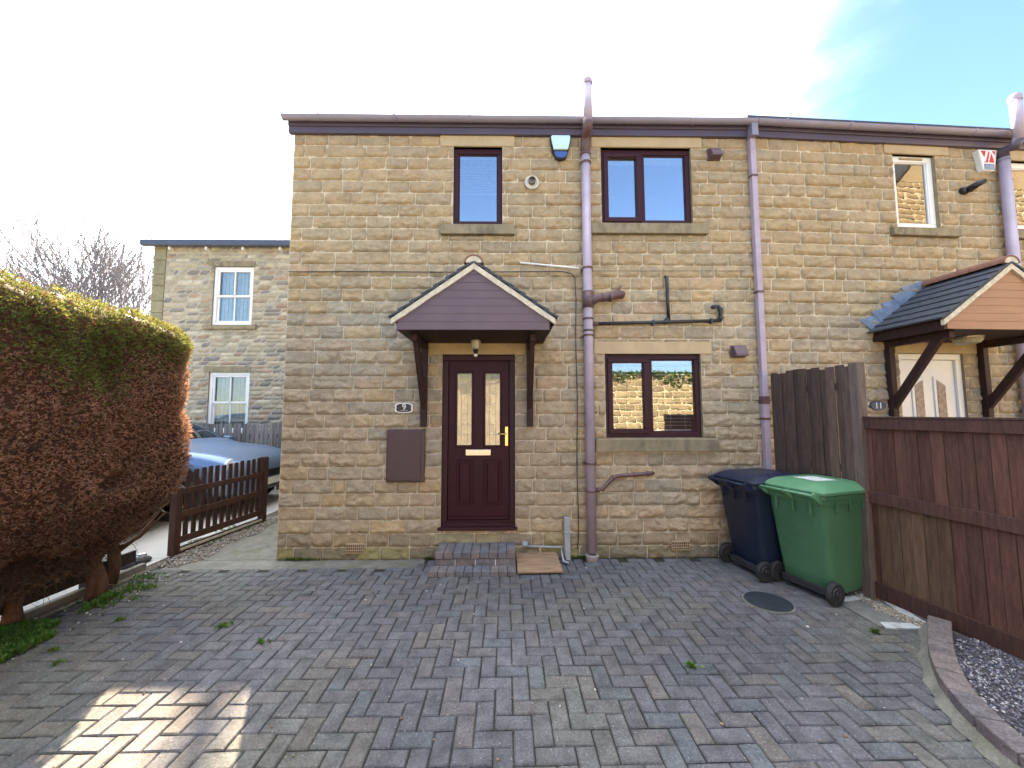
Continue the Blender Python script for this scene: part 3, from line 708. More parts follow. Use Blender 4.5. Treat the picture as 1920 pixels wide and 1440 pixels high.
# soil pipe of house 11
xs = F11.hit(1892, 400, -.09)[0]
root = thing('soil_pipe', 'tall faded brown soil pipe at the right edge beside the triangle marked alarm', 'soil pipe', (xs, -.09, 0), F11, 'faded brown soil pipes')
ztp = F11.hit(1884, 182, -.25)[1]; zbn = F11.hit(1890, 262, -.25)[1]; zlo = F11.hit(1890, 300, -.09)[1]
mb = MB(); mb.tube([(xs, -.09, 0), (xs, -.09, zlo)], r, 24); obj('lower_pipe', mb, PIPE, root)
mb = MB(); mb.tube([(xs, -.09, zlo), (xs, -.1, zlo + .12), (xs, -.2, zbn - .05), (xs, -.25, zbn + .03)], .060, 24); obj('swan_bend', mb, FASC, root)
mb = MB(); mb.tube([(xs, -.25, zbn), (xs, -.25, ztp)], r, 24); mb.lathe([(r + .008, -.05), (r + .008, .0), (r, .03), (r * .6, .045)], (xs, -.25, ztp), 'z'); obj('upper_pipe', mb, PIPE, root)
mb = MB(); mb.lathe([(.062, -.014), (.062, .014)], (xs, -.09, zlo), 'z'); obj('collar', mb, GUT, root)

# vents, flue, sensor, meter box
def cowl(px0, py0, px1, py1, label):
    a = R(px0, py0, px1, py1, -.03); root = thing('vent_cowl', label, 'vent', ((a[0] + a[1]) / 2, -.03, a[2]), F9, 'brown wall vents')
    mb = MB(); mb.box(a[0] - .01, a[1] + .01, -.034, .0, a[2] - .01, a[3] + .01); obj('back_plate', mb, PIPED, root, bevel=.003)
    mb = MB(); mb.prism([(-.034, a[3]), (-.06, a[3]), (-.115, a[2] + .03), (-.115, a[2]), (-.034, a[2])], 'x', a[0] + .012, a[1]); obj('hood', mb, MAUVE, root, bevel=.004)
cowl(1328, 280, 1349, 298, 'small brown square vent near the eaves right of the wide upstairs window')
cowl(1371, 649, 1396, 669, 'small brown square vent level with the top of the ground floor window')
mb = MB(); p = Q(997, 346, 0); root = thing('flue_outlet', 'round cream ringed boiler flue between the upstairs windows', 'flue', (p[0], -.05, p[2] - .08), F9)
mb.lathe([(.086, 0), (.088, -.02), (.066, -.026), (.056, -.018)], (p[0], -.030, p[2]), 'y'); obj('ring', mb, mat('cream_rubber', (.55, .53, .46), .7), root)
mb = MB(); mb.lathe([(.045, .0), (.045, -.09), (.036, -.09), (.034, -.05)], (p[0], -.01, p[2] + .005), 'y'); obj('tube', mb, mat('grey_flue', (.16, .15, .14), .6), root)
root = thing('security_light', 'black wall mounted security light right of the white upstairs window', 'security light', Q(1808, 362, -.05, F11), F11)
p = Q(1803, 360, 0, F11); mb = MB(); mb.lathe([(.055, -.01), (.05, -.05), (.03, -.07)], p, 'y', 18); obj('mount', mb, BLK, root)
mb = MB(); mb.tube([(p[0] + .01, -.06, p[2] - .01), (p[0] + .05, -.13, p[2] + .03), (p[0] + .09, -.19, p[2] + .045)], [.045, .038, .028], 16); obj('lamp_head', mb, BLK, root)
a = R(725, 805, 797, 904, -.03); root = thing('meter_box', 'brown flat meter cupboard on the wall left of the maroon door', 'meter box', ((a[0] + a[1]) / 2, -.03, a[2]), F9)
mb = MB(); mb.box(*a[:2], -.055, .0, *a[2:]); obj('frame', mb, METERB, root, bevel=.012, seg=3)
mb = MB(); mb.box(a[0] + .025, a[1] - .045, -.066, -.055, a[2] + .02, a[3] - .045); obj('lid', mb, METERB, root, bevel=.005)
mb = MB(); mb.lathe([(.008, 0), (.008, -.004)], (a[1] - .065, -.066, (a[2] + a[3]) / 2), 'y', 12); obj('lock', mb, BLK, root)

# house numbers
a = R(742, 756, 775, 774, -.01); uc, zc = (a[0] + a[1]) / 2, (a[2] + a[3]) / 2; hw, hh = (a[1] - a[0]) / 2, (a[3] - a[2]) / 2
root = thing('house_number_sign', 'black and white plaque reading 9 left of the door', 'house sign', (uc, -.01, a[2]), F9)
def plaque(s, e=0):
    return [(uc - hw * s, zc + hh * .45 * s), (uc - hw * .86 * s, zc + hh * .8 * s), (uc - hw * .5 * s, zc + hh * s), (uc + hw * .5 * s, zc + hh * s), (uc + hw * .86 * s, zc + hh * .8 * s), (uc + hw * s, zc + hh * .45 * s), (uc + hw * .93 * s, zc),
            (uc + hw * s, zc - hh * .45 * s), (uc + hw * .86 * s, zc - hh * .8 * s), (uc + hw * .5 * s, zc - hh * s), (uc - hw * .5 * s, zc - hh * s), (uc - hw * .86 * s, zc - hh * .8 * s), (uc - hw * s, zc - hh * .45 * s), (uc - hw * .93 * s, zc)]
mb = MB(); mb.prism(plaque(1.04), 'y', -.042, -.008); obj('border', mb, WHITE, root, bevel=.002)
mb = MB(); mb.prism(plaque(.86), 'y', -.045, -.042); obj('plate', mb, BLK, root)
mb = text_mb('9', hh * 1.75, upright(uc + .004, -.046, zc + .008)); mb.box(uc - hw * .45, uc + hw * .45, -.047, -.045, zc - hh * .62, zc - hh * .56); obj('numeral', mb, WHITE, root)
a = R11(1628, 752, 1656, 770, -.01); uc, zc = (a[0] + a[1]) / 2, (a[2] + a[3]) / 2; hw, hh = (a[1] - a[0]) / 2, (a[3] - a[2]) / 2
root = thing('house_number_sign', 'oval blue slate plaque reading 11 on a pale square stone', 'house sign', (uc, -.01, a[2]), F11)
mb = MB(); mb.prism([(uc + hw * math.cos(t * math.pi / 12), zc + hh * math.sin(t * math.pi / 12)) for t in range(24)], 'y', -.046, -.01); obj('plate', mb, SLATE, root, bevel=.003)
mb = text_mb('11', hh * 1.75, upright(uc, -.047, zc)); obj('numeral', mb, WHITE, root)

# lamps under the canopies
p = Q(892, 640, -.3); root = thing('porch_lamp', 'small frosted lantern with black sensor hanging under the mauve porch', 'lamp', (p[0], -.3, p[2]), F9)
zc = zb9; u = p[0]
mb = MB(); mb.lathe([(.05, 0), (.05, -.015)], (u, -.30, zc), 'z', 16); mb.lathe([(.022, 0), (.03, -.02), (.018, -.05), (.012, -.06)], (u, -.30, zc - .115), 'z', 14); obj('lamp_base', mb, BLK, root)
mb = MB(); mb.lathe([(.052, -.014), (.056, -.03), (.046, -.105), (.03, -.115)], (u, -.30, zc), 'z', 8); obj('lamp_glass', mb, mat('frosted_lamp_glass', (.42, .40, .30), .3, var=.25, scale=40), root)
mb = MB(); mb.lathe([(.012, 0), (.022, -.012), (.020, -.03), (.01, -.036)], (u, -.30, zc - .165), 'z', 14); obj('sensor', mb, WHITE, root)
p = Q(1815, 643, -.35, F11); root = thing('porch_lamp', 'flat dish lamp under the tan boarded porch', 'lamp', (p[0], -.35, zb1 - .08), F11)
mb = MB(); mb.lathe([(.11, 0), (.125, -.03), (.10, -.07), (.04, -.085)], (p[0], -.35, zb1), 'z', 20); obj('lamp_glass', mb, mat('dish_glass', (.40, .38, .28), .3, var=.2, scale=30), root)
mb = MB(); mb.lathe([(.13, .002), (.13, -.012)], (p[0], -.35, zb1), 'z', 20); obj('rim', mb, STEEL, root)

# air bricks
for (rb, lb_) in ((ab1, 'terracotta air brick low in the wall left of the steps'), (ab2, 'terracotta air brick low in the wall near the blue bin')):
    root = thing('air_brick', lb_, 'air brick', ((rb[0] + rb[1]) / 2, -.02, rb[2]), F9, 'air bricks')
    mb = MB(); mb.box(rb[0], rb[1], -.036, .0, rb[2], rb[3]); obj('block', mb, BUFF, root, bevel=.003)
    mb = MB()
    for i in range(9):
        for j in range(3):
            u = rb[0] + (rb[1] - rb[0]) * (i + .75) / 9.5; z = rb[2] + (rb[3] - rb[2]) * (j + .7) / 3.4; mb.box(u - .006, u + .006, -.0375, -.036, z - .010, z + .010)
    obj('vent_hole', mb, HOLE, root)

# cable and conduit
pts = [Q(541, 509, -.042)] + [Q(x, 509.6 + .5 * math.sin(x / 60), -.043) for x in range(560, 1070, 15)]
pts += [Q(1072, 513, -.043), Q(1078, 522, -.043), Q(1079, 545, -.043)] + [Q(1079.5 + (y - 545) * .010 + .9 * math.sin(y / 37), y, -.043) for y in range(560, 1020, 20)] + [Q(1083, 1030, -.04)]
mb = MB(); mb.tube(pts, .0055, 6); T('cable', mb, BLK, 'thin black cable running along the wall then down beside the soil pipe', 'cable')
pts = [Q(x, 508 + (max(0, x - 1500)) * .004, -.042) for x in range(1112, 1405, 15)]
mb = MB(); mb.tube(pts, .003, 5); T('cable', mb, BLK, 'faint dark wire crossing the wall between the soil pipe and square downpipe', 'cable')
mb = MB(); mb.tube([Q(975, 492.5, -.03), Q(1060, 500.5, -.035), Q(1087, 503, -.06)], .012, 8); T('conduit', mb, WHITE, 'short white plastic overflow tube left of the soil pipe', 'conduit')
# grey stub pipe and gully pipework
a0, a1 = Q(1063, 970, -.05), Q(1065, 1040, -.09)
mb = MB(); mb.box(a0[0] - .034, a0[0] + .034, -.07, -.01, .02, a0[2]); mb.prism([(-.09, .0), (-.07, .20), (-.07, .0)], 'x', a0[0] - .026, a0[0] + .03)
for z in (.30,): mb.box(a0[0] - .040, a0[0] + .040, -.075, -.008, z - .012, z + .012)
T('drain_spout', mb, GREYP, 'short grey plastic square pipe standing by the soil pipe base', 'pipe', bevel=.005)
mb = MB(); mb.tube([Q(985, 1024, -.03), Q(1052, 1026, -.03), Q(1053, 1036, -.03), (Q(1053, 1036)[0], -.2, .03), (Q(1062, 1043)[0], -.22, .02)], .014, 8)
mb.lathe([(.035, -.02), (.04, .0), (.03, .025)], Q(984, 1020, -.06), 'z', 12); T('gully_pipe', mb, GREYP, 'thin pipe with grey cap behind the plywood drain cover', 'pipe')

# steps
bu0, bu1 = F9.hit(815, 1040, -.35)[0], F9.hit(967, 1040, -.35)[0]
root = thing('door_step', 'two low grey brown brick steps below the maroon door', 'step', ((bu0 + bu1) / 2, -.25, 0), F9)
rng = random.Random(4)
def brickrow(n, ya, yb, za, zb2, k=0):
    mb = MB()
    for i in range(n):
        x0 = bu0 - k + (bu1 - bu0 + k) * i / n; x1 = bu0 - k + (bu1 - bu0 + k) * (i + 1) / n; j = rng.uniform(-.004, .004)
        c = mixc((.17, .145, .14), (.14, .145, .165), rng.random()); mb.box(x0 + .003, x1 - .003, ya + j, yb, za, zb2 + rng.uniform(-.002, .002), 0, c)
    mb.box(bu0 - k + .006, bu1 - .006, ya + .008, yb - .004, za, zb2 - .008, 1); return mb
obj('upper_step', brickrow(9, -.35, -.20, .12, .187), [PAVE, SAND], root, bevel=.005)
mb = MB(); mb.add(brickrow(4, -.345, -.205, 0, .116)); mb.m = mb.m; obj('riser', mb, PAVE, root, bevel=.005)
obj('tread', brickrow(9, -.196, -.022, .0, .187), [PAVE, SAND], root, bevel=.005)
obj('lower_step', brickrow(10, -.52, -.354, 0, .055, .03), [PAVE, SAND], root, bevel=.005)
# plywood drain cover
x0, x1 = G(969, 1064)[0], G(1050, 1064)[0]
M = Matrix.Translation(((x0 + x1) / 2, 4.34, .045)) @ Matrix.Rotation(rad(5), 4, 'X') @ Matrix.Rotation(rad(1), 4, 'Z')
hwv = (x1 - x0) / 2; mb = MB(); mb.box(-hwv, hwv, -.22, .23, -.009, .009, M=M)
T('drain_cover_board', mb, PLY, 'weathered plywood board covering the drain right of the steps', 'board', W, bevel=.003)

# ------------------------------------------------------------------ ground
mb = MB(); mb.quad([(-300, -300, -.03), (300, -300, -.03), (300, 400, -.03), (-300, 400, -.03)]); obj('ground', mb, EARTH, kind='structure')
mb = MB(); mb.box(-12, -4.0, -8, 9.3, -.2, -.012); 
for y in (2.2, 4.7, 6.9): mb.box(-12, -4.0, y, y + .008, -.1, -.0115, 1)
mb.box(-4.04, -3.985, -6, 4.45, -.1, .03, 1)
obj('yard', mb, [YARD, MOSSC], kind='structure', label='pale concrete yard with parked cars beyond the picket fence')
mb = MB(); mb.box(-3.80, -2.62, 4.62, 9.2, -.2, -.008); mb.box(-3.75, -.93, 4.32, 4.60, -.2, -.004)
obj('path', mb, MOSSC, kind='structure', label='mossy concrete path beside the gable end')
# block paving, herringbone, 200 x 100 mm blocks
mb = MB(); rng = random.Random(7); U = .1035; x0g, y0g = -4.0, -3.0
def xr(y): return 3.02 + max(0, 3.6 - y) * .045
XL = lambda y: -3.72 if y > 3.5 else -3.72 + (3.5 - y) * .17
for i in range(0, 78):
    for j in range(0, 76):
        d = (i - j) % 4
        if d not in (0, 3): continue
        x, y = x0g + i * U, y0g + j * U; w_, h_ = (2, 1) if d == 0 else (1, 2)
        xa, xb_, ya, yb = x, x + w_ * U, y, y + h_ * U
        cx, cy = (xa + xb_) / 2, (ya + yb) / 2
        if cy > 4.55 or xb_ > xr(cy) + .12 or xa < XL(cy) - .1: continue
        if cx < -.95 and cy > 4.32: continue
        g = rng.uniform(.0018, .0056); xa += g; xb_ -= g; ya += g; yb -= g; yb = min(yb, 4.585)
        k = rng.random(); base = (.102, .101, .110) if k < .6 else (.110, .103, .104) if k < .84 else (.095, .101, .110) if k < .97 else (.124, .113, .107)
        nn = noise.noise(Vector((cx * .9, cy * .9, 1))); c = V(base, (1 + nn * .28) * rng.uniform(.93, 1.07))
        mz = noise.noise(Vector((cx * 1.3, cy * 1.3, 9)))
        ed = max(0, (cx + 1.9) * -.5, (cx - 2.0) * .5); c = mixc(c, (.15, .145, .09), max(0, min(.65, mz * .4 + ed * .40)))
        if cy > 4.0: c = mixc(c, (.115, .125, .135), .4)
        n = len(mb.v); hz_ = rng.uniform(-.002, .002); tx, ty = rng.uniform(-.0015, .0015), rng.uniform(-.0015, .0015); b = .006
        for (px, py, pz) in ((xa, ya, -.02), (xb_, ya, -.02), (xb_, yb, -.02), (xa, yb, -.02), (xa, ya, -.007), (xb_, ya, -.007), (xb_, yb, -.007), (xa, yb, -.007), (xa + b, ya + b, 0), (xb_ - b, ya + b, 0), (xb_ - b, yb - b, 0), (xa + b, yb - b, 0)):
            s_ = 1 if pz > -.01 else 0
            mb.v.append((px + rng.uniform(-.001, .001), py + rng.uniform(-.001, .001), pz + s_ * (hz_ + (tx if px > cx else -tx) + (ty if py > cy else -ty))))
        for a_ in range(4):
            b_ = (a_ + 1) % 4; mb.face([n + a_, n + b_, n + 4 + b_, n + 4 + a_], 0, c); mb.face([n + 4 + a_, n + 4 + b_, n + 8 + b_, n + 8 + a_], 0, c)
        mb.face([n + 8, n + 9, n + 10, n + 11], 0, c)
mb.quad([(-3.85, -3.2, -.0105), (3.5, -3.2, -.0105), (3.5, 4.6, -.0105), (-3.85, 4.6, -.0105)], 1)
obj('driveway', mb, [PAVE, SAND], kind='structure', label='grey brown herringbone block paved driveway', recalc=False)
mb = MB(); mb.box(-9, 12, -6.2, -3.2, -.1, -.004); obj('road', mb, mat('road_asphalt', (.16, .15, .14), .9, bump=.4), kind='structure')

# cement slab by the green bin
def GP(*pp, z=0): return [G(x, y, z) for x, y in pp]
mb = MB()
mb.prism(GP((1575, 1132), (1640, 1121), (1722, 1172), (1650, 1176)), 'z', -.004, .006, 0)
obj('slab', mb, mat('worn_slab', (.16, .155, .14), .9, var=.25, scale=9, fine=.25, bump=.3, stain=(.24, .23, .21), stain_amt=.5, stain_scale=6), kind='structure')
mb = MB()
mb.prism(GP((1556, 1124), (1635, 1112), (1650, 1119), (1638, 1124), (1566, 1130)), 'z', -.003, .010)
mb.prism(GP((1640, 1117), (1652, 1117), (1742, 1172), (1714, 1170)), 'z', -.003, .0095)
mb.prism(GP((1650, 1168), (1742, 1172), (1738, 1180), (1662, 1180)), 'z', -.003, .009)
obj('cement_strip', mb, CEMENT, kind='structure', label='smeared white cement border of the slab by the green bin')
# manhole
cx, cy = G(1440, 1129); root = thing('manhole_cover', 'round black manhole cover set in the paving in front of the bins', 'manhole cover', (cx, cy, 0), W)
mb = MB(); mb.lathe([(.200, 0), (.200, .005), (.188, .006)], (cx, cy, 0), 'z', 40); obj('rim', mb, MOSSC, root)
mb = MB(); mb.lathe([(.188, 0), (.188, .009), (.18, .0105)], (cx, cy, 0), 'z', 40); 
for k in range(9):
    for q in range(9):
        x, y = (k - 4) * .038, (q - 4) * .038
        if x * x + y * y < .026: mb.box(cx + x - .011, cx + x + .011, cy + y - .011, cy + y + .011, .0106, .0125)
obj('cover', mb, mat('cast_iron', (.035, .042, .055), .5, var=.2, metal=.3), root)

# kerb of curved brick edging round the gravel bed
def cat(pp, n=6):
    out = []
    for i in range(len(pp) - 1):
        p0, p1, p2, p3 = pp[max(i - 1, 0)], pp[i], pp[i + 1], pp[min(i + 2, len(pp) - 1)]
        for k in range(n):
            t = k / n; out.append(tuple(.5 * (2 * p1[d] + (p2[d] - p0[d]) * t + (2 * p0[d] - 5 * p1[d] + 4 * p2[d] - p3[d]) * t * t + (-p0[d] + 3 * p1[d] - 3 * p2[d] + p3[d]) * t ** 3) for d in (0, 1)))
    return out + [pp[-1]]
KZ = .115
cl = cat([G(1761, 1158, KZ), G(1765, 1215, KZ), G(1786, 1268, KZ), G(1826, 1318, KZ), G(1880, 1368, KZ), G(1960, 1430, KZ), G(2080, 1510, KZ)], 8)
ln = [0]
for i in range(1, len(cl)): ln.append(ln[-1] + math.dist(cl[i], cl[i - 1]))
def along(s):
    for i in range(1, len(cl)):
        if ln[i] >= s: t = (s - ln[i - 1]) / (ln[i] - ln[i - 1]); return Vector((cl[i - 1][0] * (1 - t) + cl[i][0] * t, cl[i - 1][1] * (1 - t) + cl[i][1] * t))
    return Vector(cl[-1])
root = thing('brick_kerb', 'raised curving kerb of dark weathered bricks round the gravel bed', 'kerb', (cl[8][0], cl[8][1], 0), W)
mbK = MB(); s_ = 0; rng = random.Random(3); hwk = .062
while s_ < ln[-1] - .1:
    a_, b_ = along(s_ + .004), along(min(s_ + .215, ln[-1]) - .004); m_ = along(s_ + .107)
    def nr(p, q): d = (q - p).normalized(); return Vector((-d.y, d.x))
    n1, n2 = nr(along(max(0, s_ - .02)), along(s_ + .03)), nr(along(s_ + .18), along(min(s_ + .235, ln[-1])))
    nm = (n1 + n2).normalized(); c = mixc((.17, .14, .13), (.13, .115, .12), rng.random()); n = len(mbK.v); zt2 = KZ + rng.uniform(-.004, .004)
    for z in (-.02, zt2):
        for p, nn_ in ((a_, n1), (m_, nm), (b_, n2)):
            mbK.v += [(p.x + nn_.x * hwk, p.y + nn_.y * hwk, z), (p.x - nn_.x * hwk, p.y - nn_.y * hwk, z)]
    for k in (0, 2):
        mbK.face([n + 6 + k, n + 7 + k, n + 9 + k, n + 8 + k], 0, c); mbK.face([n + k, n + 6 + k, n + 8 + k, n + 2 + k], 0, c); mbK.face([n + 1 + k, n + 3 + k, n + 9 + k, n + 7 + k], 0, c)
    mbK.face([n, n + 1, n + 7, n + 6], 0, c); mbK.face([n + 4, n + 10, n + 11, n + 5], 0, c)
    s_ += .213
obj('bricks', mbK, PAVE, root, bevel=.008)
mb = MB()
for side, hh_, ww in ((1, .03, .05),):
    P1 = []; P2 = []
    for i in range(0, len(cl) - 1, 2):
        p, q = Vector(cl[i]), Vector(cl[i + 1]); d = (q - p).normalized(); nn_ = Vector((-d.y, d.x))
        sg = 1 if nn_.x < 0 else -1
        P1.append(p + nn_ * sg * (hwk - .005)); P2.append(p + nn_ * sg * (hwk + .045 + .012 * math.sin(i)))
    for i in range(len(P1) - 1):
        mb.quad([(P1[i].x, P1[i].y, .055), (P1[i + 1].x, P1[i + 1].y, .055), (P2[i + 1].x, P2[i + 1].y, .0035), (P2[i].x, P2[i].y, .0035)])
    mb.quad([(P1[0].x, P1[0].y, .055), (P2[0].x, P2[0].y, .0035), (P2[0].x + .12, P2[0].y + .07, .0035), (P1[0].x + .12, P1[0].y + .03, .055)])
obj('mortar_fillet', mb, MOSSC, root)
mb = MB()
mb.quad([(2.6, -2, .004), (4.2, -2, .004), (3.75, 4.58, .004), (3.05, 4.58, -.006)]); 
bed = [c_ for c_ in cl]
pts = [(p[0] + .02, p[1]) for p in cl] + [(3.9, -1), (3.45, 2.9)]
obj('gravel_bed', mb, mat('bed_soil', (.075, .07, .07), .95, var=.3, scale=12, bump=.6), kind='structure')
def stones(pts, sz, pal, rng, zf):
    mb = MB()
    ico = [(0, 0, 1), (.9, 0, .3), (.28, .85, .35), (-.72, .52, .3), (-.72, -.52, .3), (.28, -.85, .35)]
    for (x, y) in pts:
        s = rng.uniform(*sz); a = rng.uniform(0, 6.3); n = len(mb.v); c = rng.choice(pal); c = V(c, rng.uniform(.7, 1.25)); fl = rng.uniform(.45, .9); z = zf(x, y)
        for k, p in enumerate(ico):
            jj = rng.uniform(.7, 1.15); X, Y = p[0] * math.cos(a) - p[1] * math.sin(a) * fl, p[0] * math.sin(a) + p[1] * math.cos(a) * fl
            mb.v.append((x + X * s * jj, y + Y * s * jj, z + p[2] * s * .7 * jj))
        low = len(mb.v)
        for k in range(1, 6):
            v = mb.v[n + k]; mb.v.append((x + (v[0] - x) * .8, y + (v[1] - y) * .8, z - s * .3))
        for k in range(5):
            k2 = (k + 1) % 5; mb.face([n, n + 1 + k, n + 1 + k2], 0, c); mb.face([n + 1 + k, low + k, low + k2, n + 1 + k2], 0, c)
    return mb
rng = random.Random(21); P = []
def fx(y): return 3.27 + (3.6 - y) * .152
while len(P) < 9500:
    y = rng.uniform(.9, 2.85); x = rng.uniform(2.4, 3.9)
    if x > fx(y) - .01: continue
    j = min(range(len(cl)), key=lambda k: (cl[k][0] - x) ** 2 + (cl[k][1] - y) ** 2)
    d = Vector(cl[min(j + 1, len(cl) - 1)]) - Vector(cl[max(j - 1, 0)]); q = Vector((x, y)) - Vector(cl[j])
    if d.x * q.y - d.y * q.x < hwk * d.length: continue
    if math.dist((x, y), cl[0]) < .1: continue
    P.append((x, y))
mb = stones(P, (.0045, .0115), [(.15, .15, .18), (.12, .12, .16), (.20, .19, .21), (.09, .09, .12), (.45, .44, .43), (.16, .13, .15), (.13, .13, .17)], rng, lambda x, y: .045 + .02 * noise.noise(Vector((x * 3, y * 3, 0))))
obj('gravel', mb, GRAV, kind='stuff', label='slate grey gravel in the kerbed bed by the fence', recalc=False)
mb = MB(); 
pl_ = [(p[0], p[1]) for p in cl[::3]] + [(4.0, .6), (3.45, 2.75)]
mb.prism(pl_, 'z', .0, .036); obj('gravel_base', mb, mat('bed_soil2', (.065, .06, .065), .95, var=.3, scale=12, bump=.6), kind='structure')
P = []
while len(P) < 1300:
    y = rng.uniform(2.6, 3.7); x = rng.uniform(2.85, 3.4)
    if x > fx(y) - .02 or x < fx(y) - .13 + .03 * math.sin(y * 9): continue
    P.append((x, y))
mb = stones(P, (.007, .019), [(.30, .25, .18), (.22, .18, .13), (.40, .36, .28), (.16, .14, .11)], rng, lambda x, y: .006)
obj('gravel', mb, GRAV, kind='stuff', label='pale brown gravel strip along the foot of the red brown fence', recalc=False)
P = []
while len(P) < 1500:
    y = rng.uniform(4.4, 6.4); x = rng.uniform(-3.9, -3.4)
    if x > -3.55 + (y - 4.4) * .02 + .05 * math.sin(y * 7): continue
    P.append((x, y))
mb = stones(P, (.008, .022), [(.34, .32, .28), (.24, .22, .19), (.16, .15, .14), (.28, .24, .18)], rng, lambda x, y: .004)
obj('gravel', mb, GRAV, kind='stuff', label='loose gravel and litter along the low picket fence', recalc=False)

# ------------------------------------------------------------------ fences
FP = Fr(*G(325, 1041), 0)
pA = Vector(G(325, 1041)); pB = Vector((-3.79, 6.15)); d = pB - pA
FP = Fr(pA.x, pA.y, math.atan2(d.y, d.x)); Lp = d.length
RB = (.052, .026, .019)
root = thing('picket_fence', 'low brown stained picket fence between the path and the parked cars', 'fence', (Lp / 2, 0, 0), FP)
rng = random.Random(8)
mb = MB(); mb.box(-.040, .040, -.045, .045, 0, .79, c=RB); obj('post', mb, FENCE, root, bevel=.006)
mb = MB(); mb.box(Lp - .04, Lp + .04, -.045, .045, 0, 1.0, c=RB); obj('post', mb, FENCE, root, bevel=.006)
for z0, z1 in ((.70, .77), (.42, .50), (.12, .20)):
    mb = MB(); mb.box(.040, Lp - .04, -.028, -.004, z0, z1, c=tuple(v * 1.1 for v in RB)); obj('rail', mb, FENCE, root, bevel=.003)
n = 12; pk = None
for i in range(n):
    u = .14 + (Lp - .24) * i / (n - 1); k = rng.uniform(.85, 1.15)
    if pk is None:
        mb = MB(); mb.prism([(u - .029, .13), (u + .029, .13), (u + .029, .97), (u + .024, .985), (u - .024, .985), (u - .029, .97)], 'y', 0, .018, c=tuple(v * k for v in RB)); pk = obj('picket', mb, FENCE, root, bevel=.003); u0_ = u
    else:
        q = pk.copy(); COL.objects.link(q); q.parent = root; q.location = pk.location + Vector((u - u0_, 0, rng.uniform(-.012, .012))); q.rotation_euler.y = rng.uniform(-.01, .01)
mb = MB(); mb.box(.05, Lp - .05, -.02, .01, .0, .075, c=(.06, .04, .03)); obj('gravel_board', mb, FENCE, root)
mb = MB(); mb.box(.05, Lp - .05, -.045, -.021, .035, .06, c=(.40, .37, .31)); obj('batten', mb, FENCE, root)
# rails behind the hedge
FH = Fr(-3.98, .2, rad(90)); root = thing('rail_fence', 'dark low timber rail fence behind the hedge trunks', 'fence', (2, 0, 0), FH)
for z0, z1 in ((.10, .22), (.44, .54)):
    mb = MB(); mb.box(0, 4.1, -.015, .015, z0, z1, c=(.03, .022, .02)); obj('rail', mb, FENCE, root, bevel=.003)
for u in (.1, 2.0, 3.7):
    mb = MB(); mb.box(u - .045, u + .045, .016, .1, 0, .8, c=(.03, .022, .02)); obj('post', mb, FENCE, root, bevel=.004)
# grey board fence behind the cars
FG = Fr(-9.5, 8.55, 0); root = thing('board_fence', 'weathered grey vertical board fence in front of the far stone house', 'fence', (2.3, 0, 0), FG)
mb = MB(); u = 0; rng = random.Random(2); k = 0
while u < 5.6:
    c = V((.20, .19, .18), rng.uniform(.7, 1.25)); mb.box(u, u + .075, -.01 - .02 * (k % 2), .006 - .02 * (k % 2), .03, 1.46 + rng.uniform(-.02, .015), c=c); u += .098; k += 1
obj('board_panel', mb, FENCE, root)
mb = MB(); 
for z in (.35, 1.15): mb.box(0, 5.6, .007, .05, z, z + .08, c=(.17, .16, .15))
obj('rail', mb, FENCE, root)
# tall right fence
a, b = Vector((F9.hit(1447, 870)[0], 4.52)), Vector((3.30, 3.60)); d = b - a; FT = Fr(a.x, a.y, math.atan2(d.y, d.x)); Lt = d.length
root = thing('board_fence', 'tall dark weathered board fence panel behind the bins', 'fence', (Lt / 2, 0, 0), FT)
mb = MB(); n = 12; rng = random.Random(14)
for i in range(n):
    u = Lt * i / n + rng.uniform(-.003, .003); c = V((.088, .060, .048), rng.uniform(.7, 1.3)); zt2 = 2.14 - .0 * i + rng.uniform(-.025, .02)
    y0 = -.016 - .022 * (i % 2)
    mb.prism([(u, y0), (u + Lt / n + .006, y0 + .004), (u + Lt / n + .006, y0 + .018), (u, y0 + .018)], 'z', .04, zt2, c=c)
obj('board_panel', mb, FENCE, root, bevel=.002)
mb = MB()
for z in (.3, 1.1, 1.9): mb.box(0, Lt, .012, .05, z, z + .07, c=(.06, .045, .04))
obj('rail', mb, FENCE, root)
mb = MB(); mb.box(Lt, Lt + .085, -.045, .045, 0, 2.15, c=(.13, .10, .085)); obj('post', mb, FENCE, root, bevel=.006)
# low right fence
a, b = Vector((3.315, 3.56)), Vector((3.315 + .152 * 3.6, -.04)); d = b - a; FR = Fr(a.x, a.y, math.atan2(d.y, d.x)); Lr = d.length
root = thing('board_fence', 'low red brown stained board fence with flat rails right of the bins', 'fence', (1.2, 0, 0), FR)
mb = MB(); u = .0; i = 0; rng = random.Random(77)
while u < Lr:
    k = rng.uniform(.75, 1.3); cr = V((.098, .046, .034), k); gap = .004 if i < 4 else rng.choice((.005, .008, .009, .005)); y0 = .0 + .004 * (i % 2)
    mb.box(u, u + .086 - gap, y0, y0 + .016, .96, 1.56, c=cr)
    cl_ = V(((.105, .064, .040) if 1 <= i <= 6 else (.090, .042, .032)), rng.uniform(.8, 1.2))
    mb.box(u, u + .086 - gap * .8, y0, y0 + .016, .08, .96, c=cl_); u += .086; i += 1
obj('board_panel', mb, FENCE, root, bevel=.002)
for z0, z1, k in ((1.53, 1.625, 1), (.86, .965, 1.1), (.03, .17, .8)):
    mb = MB(); mb.box(-.03, Lr, -.024, -.001, z0, z1, c=tuple(v * k for v in (.070, .035, .028))); obj('rail', mb, FENCE, root, bevel=.004)
mb = MB(); mb.box(-.03, Lr, -.03, .03, 1.625, 1.642, c=(.07, .04, .034)); obj('capping', mb, FENCE, root, bevel=.003)
